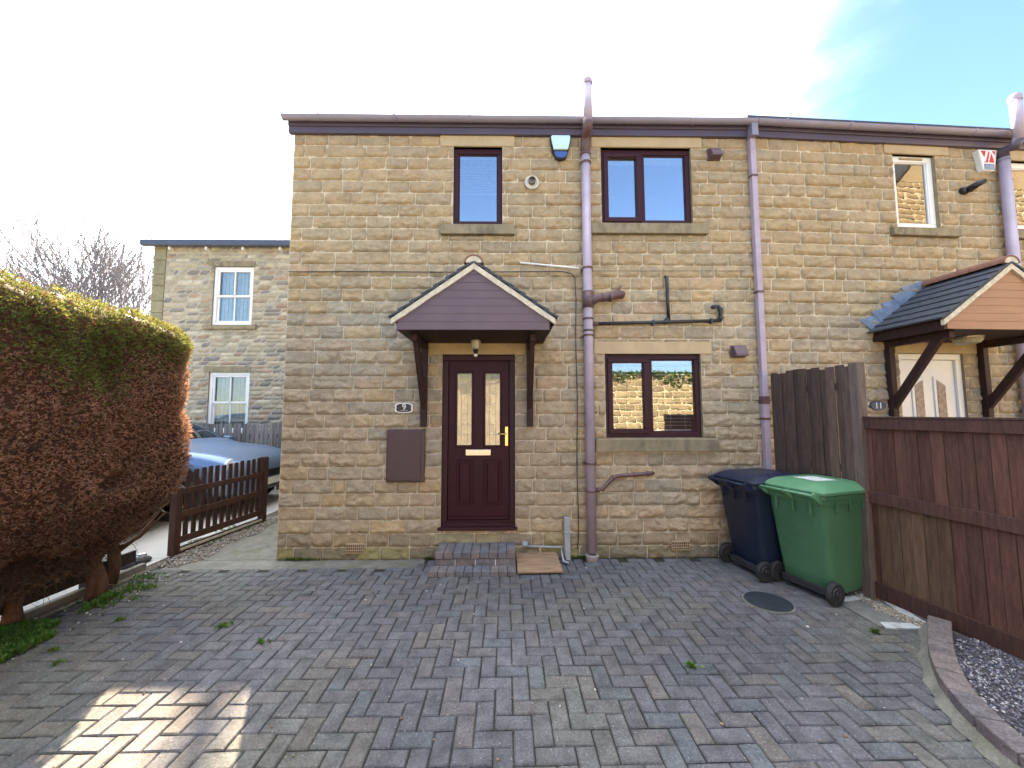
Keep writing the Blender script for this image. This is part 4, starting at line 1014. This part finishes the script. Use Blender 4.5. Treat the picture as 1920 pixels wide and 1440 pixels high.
for u in (1.75, 3.55):
    mb = MB(); mb.box(u - .045, u + .045, .021, .11, 0, 1.6, c=(.07, .04, .034)); obj('post', mb, FENCE, root, bevel=.004)

# ------------------------------------------------------------------ wheelie bins
def bin_(x, y, ang, body, lidm, label, sticker=False, Ht=1.0):
    f = Fr(x, y, ang)                                # u: front direction, v: along the axle
    root = thing('wheelie_bin', label, 'wheelie bin', (.3, 0, 0), f, 'wheelie bins by the boundary fence')
    def ring(z, u0, u1, hw, r=.05):
        out = []
        for cx_, cy_, a0 in ((u1 - r, hw - r, 0), (u0 + r, hw - r, 90), (u0 + r, -hw + r, 180), (u1 - r, -hw + r, 270)):
            for k in range(5):
                a = rad(a0 + k * 22.5); out.append((cx_ + r * math.cos(a), cy_ + r * math.sin(a), z))
        return out
    mb = MB(); rings = [ring(.06, .13, .52, .215), ring(.10, .10, .535, .225), ring(.22, .085, .555, .235), ring(.86, -.005, .66, .268), ring(.862, -.025, .67, .278), ring(.90, -.03, .675, .28), ring(.902, -.04, .69, .290), ring(.94, -.045, .695, .292)]
    for rg in rings: mb.v += rg
    for i in range(len(rings) - 1):
        for j in range(20):
            j2 = (j + 1) % 20; mb.face([i * 20 + j, i * 20 + j2, i * 20 + 20 + j2, i * 20 + 20 + j], 0, None, True)
    mb.face(list(range(20))[::-1]); mb.face(list(range(140, 160)))
    o = obj('body', mb, body, root, bevel=.003)
    # ribs under the rim
    for s in (-1, 1):
        for k in range(3): mb = MB(); mb.box(.12 + k * .18, .135 + k * .18, s * .283 - .006, s * .283 + .006, .79, .90); obj('rim_rib', mb, body, o)
    for k in (-.16, 0, .16): mb = MB(); mb.box(-.025, -.005, k - .008, k + .008, .76, .90); obj('rim_rib', mb, body, o)
    mb = MB(); rings = [ring(.945, -.06, .74, .305, .06), ring(.975, -.065, .745, .308, .06), ring(.99, -.04, .70, .285, .06), ring(1.03, .02, .60, .235, .08), ring(1.045, .10, .50, .18, .08)]
    for rg in rings: mb.v += rg
    for i in range(len(rings) - 1):
        for j in range(20):
            j2 = (j + 1) % 20; mb.face([i * 20 + j, i * 20 + j2, i * 20 + 20 + j2, i * 20 + 20 + j], 0, None, i != 1)
    mb.face(list(range(20))[::-1]); mb.face(list(range(80, 100)))
    ld_ = obj('lid', mb, lidm, root, bevel=.004)
    mb = MB(); mb.prism([(.70, .955), (.80, .93), (.81, .945), (.70, .985)], 'y', -.22, .22); obj('lid_lip', mb, lidm, ld_, bevel=.004)
    if sticker:
        mb = MB(); mb.prism([(.12, -.13), (.34, -.16), (.36, .06), (.14, .10)], 'z', 1.0455, 1.0475); obj('sticker', mb, mat('worn_white_sticker', (.62, .64, .62), .6, var=.25, scale=25), ld_)
    mb = MB(); mb.tube([(-.09, -.25, .965), (-.12, -.25, .95), (-.12, .25, .95), (-.09, .25, .965)], .014, 10)
    for s in (-.25, 0, .25): mb.prism([(-.13, .935), (-.02, .86), (-.02, .955), (-.13, .965)], 'y', s - .012, s + .012)
    obj('handle', mb, lidm, root)
    mb = MB(); mb.tube([(.075, -.28, .10), (.075, .28, .10)], .011, 8); mb.box(.06, .12, -.2, .2, .055, .11); obj('axle', mb, RUBB, root)
    for s in (-1, 1):
        mb = MB(); mb.lathe([(.06, -.022), (.088, -.024), (.098, -.012), (.098, .012), (.088, .024), (.06, .022)], (.075, s * .262, .098), 'y', 28); wh = obj('wheel', mb, RUBB, root)
        mb = MB(); mb.lathe([(.062, 0), (.058, s * .006), (.03, s * .004), (.028, s * .014), (.012, s * .018)], (.075, s * (.262 + .021), .098), 'y', 20); obj('hub', mb, BLACKP, wh)
xg, yg = 2.72, 3.665; 
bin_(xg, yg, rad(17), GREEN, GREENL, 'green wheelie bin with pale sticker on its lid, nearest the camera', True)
bin_(2.46, 4.16, rad(9), NAVY, NAVY, 'dark navy wheelie bin behind the green one, against the house wall')

# ------------------------------------------------------------------ far stone house on the left
RL = FL.rect
fl0, fl1 = FL.hit(287, 520)[0], FL.hit(552, 520)[0] + 1.6
ftop = FL.hit(400, 462)[1]
wa, wb = RL(399, 500, 474, 609), RL(389, 698, 466, 815)
wb = (wb[0], wb[1], wb[3] - (wa[3] - wa[2]), wb[3])
la, lb2 = RL(392, 490, 480, 500), RL(383, 688, 470, 698)
la = (la[0], la[1], wa[3], la[3]); lb2 = (lb2[0], lb2[1], wb[3], lb2[3])
sa = RL(383, 609, 482, 618); sa = (sa[0], sa[1], sa[2], wa[2]); sb2 = (sa[0] - .12, sa[1] - .12, wb[2] - .12, wb[2])
farh = thing('stone_house', 'far grey brown rubble stone house with white sash windows beyond the cars', 'house', ((fl0 + fl1) / 2, 2, 0), FL)
quo = (fl0, fl0 + .30, 0, ftop)
mb = MB(); stone_wall(mb, fl0 + .30, fl1, 0, ftop, [wa, wb, la, lb2, sa, sb2], seed=5, course=.105, wr=(.12, .42), res=.07, bulge=.012, pal=palL, joint=.006, cvar=.25)
for r_ in (wa, wb): reveal(mb, r_, .15)
obj('wall', mb, [STONE, mat('grey_mortar', (.36, .325, .25), .95, var=.15)], farh)
mb = MB(); z = 0; rng = random.Random(6); k = 0
while z < ftop - .05:
    h = min(rng.uniform(.28, .40), ftop - z); mb.box(fl0 + .001 * (k % 2), fl0 + .296, -.022, .3, z + .004, z + h - .004, c=V((.25, .225, .14), rng.uniform(.85, 1.12))); z += h; k += 1
obj('quoin', mb, STONE, farh, bevel=.01)
for r_ in (la, lb2): add_lintel(farh, r_, -.02, SILL)
for r_ in (sa, sb2): add_sill(farh, r_, -.07, SILL)
mb = MB(); mb.quad([(fl0, .3, 0), (fl0, 6, 0), (fl0, 6, ftop), (fl0, .3, ftop)]); mb.quad([(fl1, .0, 0), (fl1, 6, 0), (fl1, 6, ftop), (fl1, 0, ftop)]); mb.quad([(fl0, 6, 0), (fl1, 6, 0), (fl1, 6, ftop), (fl0, 6, ftop)])
obj('side_wall', mb, SIDEM, farh)
for r_, lab in ((wa, 'upstairs white sash window'), (wb, 'downstairs white sash window with vertical blinds')):
    mb = MB(); framebox(mb, r_, .07, .03, .12); wn = obj('window', mb, WHITE, farh, label=lab, bevel=.006)
    mid = (r_[2] + r_[3]) / 2; um = (r_[0] + r_[1]) / 2
    mb = MB(); framebox(mb, (r_[0] + .07, r_[1] - .07, mid - .02, r_[3] - .07), .045, .05, .08); mb.box(um - .014, um + .014, .05, .078, mid, r_[3] - .1); obj('upper_sash', mb, WHITE, wn)
    mb = MB(); framebox(mb, (r_[0] + .07, r_[1] - .07, r_[2] + .07, mid + .02), .045, .081, .11); mb.box(um - .014, um + .014, .081, .109, r_[2] + .1, mid); obj('lower_sash', mb, WHITE, wn)
    mb = MB(); mb.box(r_[0] + .1, r_[1] - .1, .085, .088, r_[2] + .1, r_[3] - .1); obj('pane', mb, GLASSF, wn)
    mb = MB(); u = r_[0] + .1
    while u < r_[1] - .1: mb.box(u, u + .085, .16, .162, r_[2] + .08, r_[3] - .08, M=None); u += .092
    obj('blind', mb, mat('cream_vertical_blind', (.50, .46, .34) if r_ is wb else (.52, .60, .60), .7, var=.1), wn)
    interior(wn, r_, .15, .9, .1)
# eaves
ez0 = FL.hit(400, 463, -.1)[1]; ez1 = FL.hit(400, 453, -.1)[1]
mb = MB(); mb.prism([(-.22, ez0 + .02), (-.20, ez0), (-.1, ez0), (-.08, ez0 + .02), (-.08, ez1), (-.22, ez1)], 'x', FL.hit(278, 456)[0], fl1); gt = obj('gutter', mb, mat('grey_gutter', (.05, .065, .10), .5), farh)
for x in (325, 393, 461, 530):
    u = FL.hit(x, 463)[0]; mb = MB(); mb.box(u - .02, u + .02, -.12, -.0, ez0 - .07, ez0 - .002); obj('gutter_bracket', mb, WHITE, gt)
zl_, zr_ = FL.hit(290, 449, 2.2)[1], FL.hit(540, 437, 2.2)[1]
m = zr_ - zl_; uL, uRR = FL.hit(290, 449, 2.2)[0], FL.hit(540, 437, 2.2)[0]
zr2 = zl_ + m * (fl1 - uL) / (uRR - uL)
mb = MB(); n = len(mb.v)
P8 = [(fl0 - .06, -.14, ez1 - .02), (fl1, -.14, ez1 - .02), (fl1, 2.09, zr2 - .12), (fl0 - .06, 2.09, zl_ - .12)]
mb.v += P8 + [(p[0], p[1], p[2] - .06) for p in P8]
mb.face([0, 1, 2, 3]); mb.face([7, 6, 5, 4])
for i in range(4): j = (i + 1) % 4; mb.face([i, 4 + i, 4 + j, j])
obj('roof', mb, mat('pale_slate_roof', (.30, .29, .27), .35, var=.2, scale=10, bump=.2), farh)
mb = MB(); u = fl0 - .06; L_ = fl1 - u; k = 0
while u < fl1 - .05:
    t0, t1 = (u - fl0 + .06) / L_, min(1, (u + .45 - fl0 + .06) / L_); za, zc_ = zl_ + (zr2 - zl_) * t0, zl_ + (zr2 - zl_) * t1
    mb.v += [(u, 2.1, za - .12), (u + .44, 2.1, zc_ - .12), (u + .44, 2.1, zc_), (u, 2.1, za), (u, 2.35, za - .12), (u + .44, 2.35, zc_ - .12), (u + .44, 2.35, zc_), (u, 2.35, za)]
    q = k * 8
    for f in ((0, 1, 2, 3), (7, 6, 5, 4), (3, 2, 6, 7), (0, 4, 5, 1), (0, 3, 7, 4), (1, 5, 6, 2)): mb.face([q + i for i in f])
    u += .45; k += 1
obj('ridge_tile', mb, mat('dark_ridge', (.05, .06, .09), .7), farh)
mb = MB(); mb.quad([(fl0 - .06, 2.3, zl_ - .1), (fl1, 2.3, zr2 - .1), (fl1, 6, ftop), (fl0, 6, ftop)]); obj('rear_roof', mb, TILE, farh)
# added unseen pole, placed so its thin shadow crosses the sunlit patch
gx, gy = G(396, 1312); PY = 25.0; hx = gx + math.tan(SUN_AZ) * (PY - gy)
mb = MB(); mb.tube([(hx, PY, -.03), (hx, PY, 21.3)], [.16, .13], 12)
SHADOW_MB = mb

obj('shadow_pole', SHADOW_MB, DARKW, label='unseen tall pole added beyond the houses to throw the thin shadow', cat='pole')

# ------------------------------------------------------------------ cars
def car(x, y, ang, paint, label, grp='cars parked in the yard'):
    f = Fr(x, y, ang); root = thing('parked_car', label, 'car', (0, 0, 0), f, grp); root.scale = (1.1, 1.1, 1.1)
    ST = [(-2.12, .62, .34, .70, .60, .66, .90, .55, .98), (-2.0, .78, .22, .85, .6, .80, 1.0, .60, 1.2), (-1.6, .84, .18, .89, .6, .86, 1.02, .64, 1.47), (-.5, .86, .18, .90, .6, .88, 1.0, .67, 1.53),
          (.15, .86, .18, .90, .6, .88, .98, .65, 1.47), (.50, .86, .18, .90, .6, .88, .97, .67, 1.30), (.95, .86, .18, .90, .6, .87, .97, .74, 1.04), (1.06, .86, .18, .90, .6, .87, .96, .72, 1.00),
          (1.55, .85, .18, .89, .58, .86, .91, .70, .96), (1.88, .81, .2, .86, .56, .82, .85, .66, .89), (2.06, .70, .24, .78, .5, .73, .74, .56, .78), (2.12, .57, .30, .64, .45, .62, .60, .46, .62)]
    mb = MB()
    for s in ST:
        X, wl_, zl2, wm, zm, wb_, zb_, wt, zt = s
        h = [(-wl_, zl2), (-wm, zm - .12), (-wm, zm + .08), (-wb_, zb_), (-wt, zt), (-wt * .5, zt + .025), (0, zt + .035)]
        for p in h + [(-a, b) for a, b in h[-2::-1]]: mb.v.append((X, p[0], p[1]))
    K = 13
    for i in range(len(ST) - 1):
        for j in range(K - 1):
            glassy = (j in (3, 8) and 1 <= i <= 5) or (j in (4, 5, 6, 7) and i in (4, 5)) or (j in (4, 5, 6, 7) and i == 1)
            mb.face([i * K + j, i * K + j + 1, (i + 1) * K + j + 1, (i + 1) * K + j], 1 if glassy else 0, None, True)
        mb.face([i * K, (i + 1) * K, (i + 1) * K + K - 1, i * K + K - 1], 2)
    mb.face(list(range(K))); mb.face([(len(ST) - 1) * K + j for j in range(K)][::-1])
    obj('body', mb, [paint, CARGLASS, BLK], root, subs=2)
    mb = MB()
    for s in (-1, 1):
        mb.box(-.45, -.38, s * .84 - .02, s * .84 + .02, .98, 1.05)
    mb = MB(); mb.box(-1.7, .8, -.6, .6, .5, .85); 
    for yy in (-.38, .38): mb.box(-.5, -.36, yy - .22, yy + .22, .8, 1.3)
    obj('seat', mb, BLK, root, bevel=.05)
    for X in (-1.32, 1.30):
        for s in (-1, 1):
            mb = MB(); mb.lathe([(.42, 0), (.42, s * .02)], (X, s * .885, .34), 'y', 36); ar = obj('wheel_arch', mb, RUBB, root)
            mb = MB(); mb.lathe([(.2, -.10), (.30, -.11), (.325, -.08), (.325, .08), (.30, .11), (.215, .108), (.205, .07), (.1, .05)], (X, s * .83, .325), 'y', 40); wh = obj('wheel', mb, RUBB, root)
            mb = MB(); yy = s * .935
            mb.lathe([(.218, -.012), (.222, 0), (.205, .004), (.20, -.012)], (X, yy, .325), 'y', 36)
            for k in range(5):
                a = rad(72 * k + 18); M = Matrix.Translation((X, yy, .325)) @ Matrix.Rotation(a, 4, 'Y')
                mb.prism([(-.05, -.01), (-.03, .205), (-.012, .205), (-.018, .03)], 'y', -.012, .004) if 0 else None
                for q in (-.035, .035):
                    mb.box(.03, .21, -.012, .003, q - .014, q + .014, M=M)
            mb.lathe([(.05, -.012), (.045, s * .012)], (X, yy, .325), 'y', 20); obj('alloy_rim', mb, STEEL, wh)
    hl = mat('headlamp_glass', (.55, .60, .66), .08, var=.2, scale=12)
    for s in (-1, 1):
        mb = MB(); mb.lathe([(.13, 0), (.12, .03), (.06, .05)], (1.92, s * .70, .72), 'x', 20); q = obj('headlight', mb, hl, root); 
    mb = MB(); mb.box(2.06, 2.135, -.42, .42, .50, .60); 
    for k in range(5): mb.box(2.10, 2.15, -.44, .44, .50 + k * .022, .506 + k * .022, 0)
    obj('grille', mb, BLK, root)
    mb = MB(); mb.box(2.13, 2.15, -.26, .26, .36, .47); obj('number_plate', mb, mat('plate', (.7, .7, .66), .4, var=0), root)
    for s in (-1, 1):
        mb = MB(); mb.box(.62, .78, s * .98 - .10, s * .98 + .06, .98, 1.10); obj('door_mirror', mb, paint, root, bevel=.03, seg=3)
    mb = MB(); mb.tube([(1.0, -.80, .985), (1.04, -.3, 1.02), (1.05, .2, 1.025)], .008, 6); obj('wiper', mb, BLK, root)
    return root
car(-6.68, 7.26, rad(0), BLUECAR, 'silver blue hatchback parked behind the picket fence')
car(-7.30, 5.20, rad(3), BLACKCAR, 'black car mostly hidden behind the hedge end')

# ------------------------------------------------------------------ hedge
import numpy as np
rng = random.Random(99)
root = thing('hedge', 'tall clipped conifer hedge, brown and bare low down and green along its top', 'hedge', (-3.85, 2.0, 0), W)
HX, HW, YE = -3.92, .74, 4.12
def hedge_pt(s, zt):
    """s in 0..1 along the right face then round the far end; zt 0..1 height"""
    z = .30 + zt * 2.33
    sh = 0
    if z > 2.34: q = (z - 2.34) / .30; sh = .36 * (1 - math.sqrt(max(0, 1 - min(1, q) ** 2)))
    if z < 1.12: sh = .36 * ((1.12 - z) / .76) ** 1.25
    hw = max(.05, HW - sh); ye = YE - sh * 1.15; rc = .32
    rc = min(rc, hw)
    Ls = ye - rc + 1.0; La = rc * math.pi / 2; Le = 2 * (hw - rc); tot = Ls + La + Le + La + Ls; d = s * tot
    if d < Ls: p = (HX + hw, -1 + d); nrm_ = (1, 0)
    elif d < Ls + La: a = (d - Ls) / rc; p = (HX + hw - rc + rc * math.cos(a), ye - rc + rc * math.sin(a)); nrm_ = (math.cos(a), math.sin(a))
    elif d < Ls + La + Le: p = (HX + hw - rc - (d - Ls - La), ye); nrm_ = (0, 1)
    elif d < Ls + 2 * La + Le: a = math.pi / 2 + (d - Ls - La - Le) / rc; p = (HX - hw + rc + rc * math.cos(a), ye - rc + rc * math.sin(a)); nrm_ = (math.cos(a), math.sin(a))
    else: p = (HX - hw, ye - rc - (d - Ls - 2 * La - Le)); nrm_ = (-1, 0)
    zn = 0
    if z > 2.28: zn = min(1, (z - 2.28) / .36) * 1.6
    if z < 1.0: zn = -.5
    n = Vector((nrm_[0], nrm_[1], zn)).normalized(); P_ = Vector((p[0], p[1], z))
    lump = noise.noise(P_ * 1.6) * .075 - max(0, noise.noise(P_ * 3.1 + Vector((5, 2, 1))) - .30) * .35 * (1.6 if z < 1.2 else .5) + noise.noise(P_ * 5) * .035 + noise.noise(P_ * 14) * .015
    return P_ + n * lump, n
mb = MB(); NS, NZ = 120, 30
for j in range(NZ + 1):
    for i in range(NS + 1):
        p, n_ = hedge_pt(i / NS, j / NZ); mb.v.append(tuple(p - n_ * .05))
for j in range(NZ):
    for i in range(NS):
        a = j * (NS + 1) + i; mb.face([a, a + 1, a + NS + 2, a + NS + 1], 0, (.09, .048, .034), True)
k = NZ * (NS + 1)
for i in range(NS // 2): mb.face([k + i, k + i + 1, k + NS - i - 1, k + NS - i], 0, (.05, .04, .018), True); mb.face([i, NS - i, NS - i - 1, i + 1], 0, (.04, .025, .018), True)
obj('core', mb, LEAF, root)
mb = MB()
def sprig(mb, p, n_, c, L1, wd, rng, k=3):
    for q in range(k):
        d = (n_ * rng.uniform(.1, 1.0) + Vector((rng.uniform(-1, 1), rng.uniform(-1, 1), rng.uniform(-.5, 1.2)))).normalized()
        s = d.cross(Vector((rng.uniform(-1, 1), rng.uniform(-1, 1), rng.uniform(-1, 1)))).normalized() * wd; L_ = L1 * rng.uniform(.6, 1.3)
        b = len(mb.v); m_ = p + d * L_ * .5
        mb.v += [tuple(p), tuple(m_ + s), tuple(p + d * L_), tuple(m_ - s)]
        mb.face([b, b + 1, b + 2, b + 3], 0, c)
cnt = 0
for _ in range(64000):
    s = rng.random() ** .9 * .60 + .02; zt = rng.random() ** .97
    p, n_ = hedge_pt(s, zt)
    if p.y < 1.2: continue
    g = (p.z - 2.02) + noise.noise(Vector((p.x * 1.5, p.y * 1.5, p.z * 1.5))) * .42 + rng.uniform(-.16, .16) - max(0, p.y - 2.8) * .12
    if n_.z > .5: g += .3
    if g > 0:
        c = mixc((.09, .12, .035), (.20, .20, .05), min(1, rng.random() * .6 + max(0, n_.z) * .5))
        if rng.random() < .15: c = (.13, .06, .03)
    else:
        c = mixc((.38, .20, .13), (.24, .145, .10), rng.random())
        if rng.random() < .12: c = (.22, .12, .06)
        if rng.random() < .04: c = (.07, .08, .03)
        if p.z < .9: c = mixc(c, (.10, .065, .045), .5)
    sprig(mb, p - n_ * rng.uniform(0, .045), n_, c, .030 if g > 0 else .024, .0042, rng)
for _ in range(3500):                                  # flat clipped top
    x, y = rng.uniform(HX - .6, HX + .3), rng.uniform(1, 3.9)
    p = Vector((x, y, 2.63 + rng.uniform(-.03, .02))); sprig(mb, p, Vector((0, 0, 1)), mixc((.07, .09, .02), (.18, .14, .03), rng.random()), .04, .006, rng)
obj('foliage', mb, LEAF, root, recalc=False)
# bare twigs under the hedge and on its end
mb = MB()
for _ in range(1500):
    s = rng.random() * .6 + .05; p, n_ = hedge_pt(s, rng.random() ** 2 * .30)
    if p.y < 1.0: continue
    d = Vector((rng.uniform(-1, 1), rng.uniform(-1, 1), rng.uniform(-1, .35))).normalized(); p0 = p - n_ * .08
    m_ = p0 + d * rng.uniform(.05, .12); mb.tube([p0, m_, m_ + (d + Vector((rng.uniform(-.5, .5), rng.uniform(-.5, .5), rng.uniform(-.5, .5)))) * rng.uniform(.04, .12)], [.003, .002, .001], 3, 0, (.10, .07, .055), False)
for _ in range(700):
    p0 = Vector((rng.uniform(HX - .1, HX + .42), rng.uniform(1, 3.7), rng.uniform(.42, .62))); d = Vector((rng.uniform(-1, 1), rng.uniform(-1, 1), rng.uniform(-1, .1))).normalized()
    m_ = p0 + d * .12; mb.tube([p0, m_, m_ + (d + Vector((rng.uniform(-.6, .6), rng.uniform(-.6, .6), rng.uniform(-.5, .3)))) * .12], [.004, .0025, .001], 3, 0, (.09, .065, .055), False)
obj('twig', mb, LEAF, root, recalc=False)
for (px, py, rr_) in ((28, 1172, .056), (176, 1122, .070), (206, 1092, .055), (-120, 1235, .06)):
    x, y = G(px, py); pts = []; rs = []
    for k in range(7):
        t = k / 6; pts.append((x + .018 * math.sin(k * 1.9 + px), y + .02 * math.cos(k * 1.3 + px), -.02 + t * 1.0)); rs.append(rr_ * (1.2 if k == 0 else 1.0 - .06 * k + .07 * math.sin(k * 2.3 + px)))
    mb = MB(); mb.tube(pts, rs, 14)
    for k in range(4):
        a = rng.uniform(0, 6.28); z = rng.uniform(.25, .6); mb.tube([(x, y, z), (x + .2 * math.cos(a), y + .2 * math.sin(a), z + .12), (x + .4 * math.cos(a), y + .4 * math.sin(a), z + .35)], [.022, .015, .008], 6)
    obj('trunk', mb, BARK, root)
# weeds
def weeds(pts, hgt, cols, rng, wd=.006, k=5):
    mb = MB()
    for x, y in pts:
        c = rng.choice(cols); c = V(c, rng.uniform(.75, 1.3))
        for q in range(k):
            a = rng.uniform(0, 6.28); h = rng.uniform(.4, 1) * hgt; o = rng.uniform(.2, 1) * h; p = Vector((x, y, 0)); tip = Vector((x + o * math.cos(a), y + o * math.sin(a), h)); sd = Vector((-math.sin(a), math.cos(a), 0)) * wd * rng.uniform(.6, 1.5)
            b = len(mb.v); m_ = p.lerp(tip, .6) + Vector((0, 0, h * .15)); mb.v += [tuple(p), tuple(m_ + sd), tuple(tip), tuple(m_ - sd)]; mb.face([b, b + 1, b + 2, b + 3], 0, c)
    return mb
GR = [(.08, .19, .03), (.12, .25, .04), (.15, .23, .06), (.07, .14, .03)]
P = []
while len(P) < 5200:
    y = rng.uniform(1.6, 3.75); x = -3.92 + rng.random() ** 1.2 * (.52 if y < 3.1 else .36)
    dens = .75 + noise.noise(Vector((x * 3, y * 2.2, 4))) * 1.2 - (.6 if y > 3.25 else 0)
    if rng.random() < dens: P.append((x, y))
obj('weeds', weeds(P, .055, GR, rng), LEAF, kind='stuff', label='bright green weeds under the hedge', recalc=False)
P = []
for (px, py, n, sp) in ((250, 1105, 90, .10), (205, 1130, 60, .10), (560, 1046, 60, .05), (575, 1048, 30, .08), (806, 1044, 25, .03), (1298, 1252, 16, .015), (490, 1206, 10, .02), (415, 1178, 12, .02), (430, 1172, 8, .03),
                        (100, 1222, 12, .02), (108, 1247, 8, .02), (225, 1164, 10, .015), (1640, 1186, 16, .02), (1082, 1036, 40, .05), (1095, 1040, 20, .04), (275, 1085, 40, .08), (1800, 1210, 40, .04), (1885, 1245, 30, .06), (1850, 1300, 16, .05), (1610, 1105, 30, .06), (440, 990, 60, .18), (380, 1015, 80, .12)):
    x, y = G(px, py); P += [(x + rng.gauss(0, sp), min(4.57 if x > -2.7 else 9, y + rng.gauss(0, sp * .6))) for _ in range(n)]
obj('weeds', weeds(P, .035, GR + [(.14, .13, .05)], rng, .005), LEAF, kind='stuff', label='small tufts of weeds between the paving blocks', recalc=False)
P = [(rng.uniform(-3.9, -3.35), rng.uniform(2.6, 4.3)) for _ in range(260)] + [(rng.uniform(-3.3, 3), rng.uniform(1.5, 4.4)) for _ in range(90)]
obj('leaf_litter', stones(P, (.006, .014), [(.12, .08, .05), (.2, .15, .09), (.45, .43, .38), (.08, .06, .05)], rng, lambda x, y: .003), GRAV, kind='stuff', label='scattered dead leaves and crumbs on the paving', recalc=False)

# black discs beyond the hedge
for k, (px, py, lab) in enumerate(((264, 1052, 'black rubber base with a pale ring on the pale concrete edge, further one'), (232, 1062, 'plain black rubber base half hidden beside the hedge trunk'))):
    x, y = G(px, py); root = thing('rubber_base', lab, 'post base', (x, y, 0), W)
    mb = MB(); mb.lathe([(.085, 0), (.095, .01), (.085, .03), (.05, .035)], (x, y, .0), 'z', 24); obj('base', mb, RUBB, root)
    if k == 0:
        mb = MB(); mb.lathe([(.05, .0), (.053, .03), (.045, .045), (.035, .04), (.033, .02)], (x, y, .03), 'z', 20); obj('ring', mb, STEEL, root)

# ------------------------------------------------------------------ bare tree
rng = random.Random(17); mb = MB()
def grow(p, d, L_, r, lvl):
    n = 3; pts = [p]; rs = [r]; q = p.copy(); dd = d.copy()
    for i in range(n):
        dd = (dd + Vector((rng.uniform(-1, 1), rng.uniform(-1, 1), rng.uniform(-.3, .75))) * .13).normalized(); q = q + dd * L_ / n; pts.append(q.copy()); rs.append(r * (1 - .4 * (i + 1) / n))
    rs = [max(v, .011) for v in rs]
    mb.tube(pts, rs, 5 if lvl < 2 else 3, 0, None, False)
    if lvl >= 6: return
    k = 3 if lvl in (0, 1, 2, 3) else 2
    for i in range(k):
        t = rng.choice((1, 2, 3)) if i else 3
        ax = Vector((rng.uniform(-1, 1), rng.uniform(-1, 1), rng.uniform(-.2, .2))).normalized(); sp = (.22 if i == 0 else .55) * (1.2 if lvl < 2 else .85)
        nd = (dd + ax * sp * rng.uniform(.6, 1.3)).normalized(); grow(pts[t], nd, L_ * rng.uniform(.66, .88), rs[t] * (.85 if i == 0 else .62), lvl + 1)
tx, ty = -18.0, 17.5
mb.tube([(tx, ty, -.03), (tx, ty, 2.2)], [.32, .26], 10, 0, None, False)
for k in range(10):
    a = k * .63 * 1.0; o = .26 + .55 * (k % 3) / 2; grow(Vector((tx, ty, 2.1)), Vector((math.cos(a) * o, math.sin(a) * o * .8, 1)).normalized(), 2.35, .11, 0)
T('bare_tree', mb, GREYBARK, 'leafless many stemmed tree rising behind the hedge', 'tree', W, recalc=False)
rng = random.Random(5); mb = MB(); 
mb.tube([(-24.5, 17, -.03), (-24.5, 17, 2)], [.25, .2], 8, 0, None, False)
for k in range(6): a = k * 1.05; grow(Vector((-24.5, 17, 2)), Vector((math.cos(a) * .45, math.sin(a) * .4, 1)).normalized(), 1.75, .09, 1)
T('bare_tree', mb, GREYBARK, 'smaller leafless tree at the left edge of the picture', 'tree', W, recalc=False)

# ------------------------------------------------------------------ what stands behind the camera, lit by the sun and mirrored in the glass
FB = Fr(13, -4.2, rad(180))
bw = thing('garden_wall', 'sunlit coursed stone wall across the drive with ivy on top', 'wall', (10, 0, 0), FB)
mb = MB(); stone_wall(mb, 0, 26, 0, 3.05, [], seed=44, course=.22, wr=(.25, .6), res=.06, bulge=.014, joint=.006, pal=lambda r_, u, z: V((.25, .205, .125), r_.uniform(.75, 1.2)))
mb.box(0, 26, .01, .4, 0, 3.05, 0, (.3, .25, .15)); obj('wall', mb, [STONE, MORTAR], bw)
mb = MB()
for _ in range(5000):
    u = rng.uniform(4, 26); hgt = .35 + noise.noise(Vector((u * .8, 0, 2))) * .7; p = Vector((u, rng.uniform(-.12, .2), 3.1 - rng.random() ** 1.5 * max(.05, hgt)))
    sprig(mb, p, Vector((0, -1, .3)), mixc((.05, .10, .02), (.11, .17, .04), rng.random()), .11, .035, rng, 2)
obj('ivy', mb, LEAF, bw, recalc=False)
gh = thing('stone_house', 'sunlit gable of the stone house across the road, mirrored in the white window', 'house', (13.5, -4.5, 0), W)
def mirror(px, py, fr, Yp):
    u, z = fr.hit(px, py); p = fr.m @ Vector((u, 0, z)); n_ = fr.m.to_3x3() @ Vector((0, 1, 0)); d = ray(px, py); d = d - 2 * d.dot(n_) * n_
    t = (Yp - p.y) / d.y; q = p + d * t; return q.x, q.z
GYp = -.3; (GX, GZ), (gx2, gz2) = mirror(1684, 334, F11, GYp), mirror(1712, 302, F11, GYp)
slp = (gz2 - GZ) / (gx2 - GX); GW = 8.0; AP = GZ + slp * GW / 2
FGB = Fr(GX + GW, GYp, rad(180))
BASE[gh.name] = FGB.i @ Vector(gh.location); gh.rotation_euler = (0, 0, FGB.ang)
mb = MB(); stone_wall(mb, 0, GW, 0, GZ, [], seed=71, course=.16, wr=(.25, .6), res=.06, bulge=.012, joint=.006, pal=lambda r_, u, z: V(pal9(r_, u, z), .72))
mb.prism([(0, GZ), (GW, GZ), (GW / 2, AP)], 'y', -.02, .1, 0, (.34, .27, .17)); mb.prism([(0, -.02), (GW, -.02), (GW, GZ), (GW / 2, AP - .05), (0, GZ)], 'y', .12, 8, 0, (.34, .27, .17))
obj('wall', mb, [STONE, MORTAR], gh)
mb = MB(); mb.prism([(-.25, GZ - .25 * slp), (GW / 2, AP), (GW + .25, GZ - .25 * slp), (GW + .25, GZ - .25 * slp + .16), (GW / 2, AP + .16), (-.25, GZ - .25 * slp + .16)], 'y', -.15, 8.1); obj('roof', mb, TILE, gh)
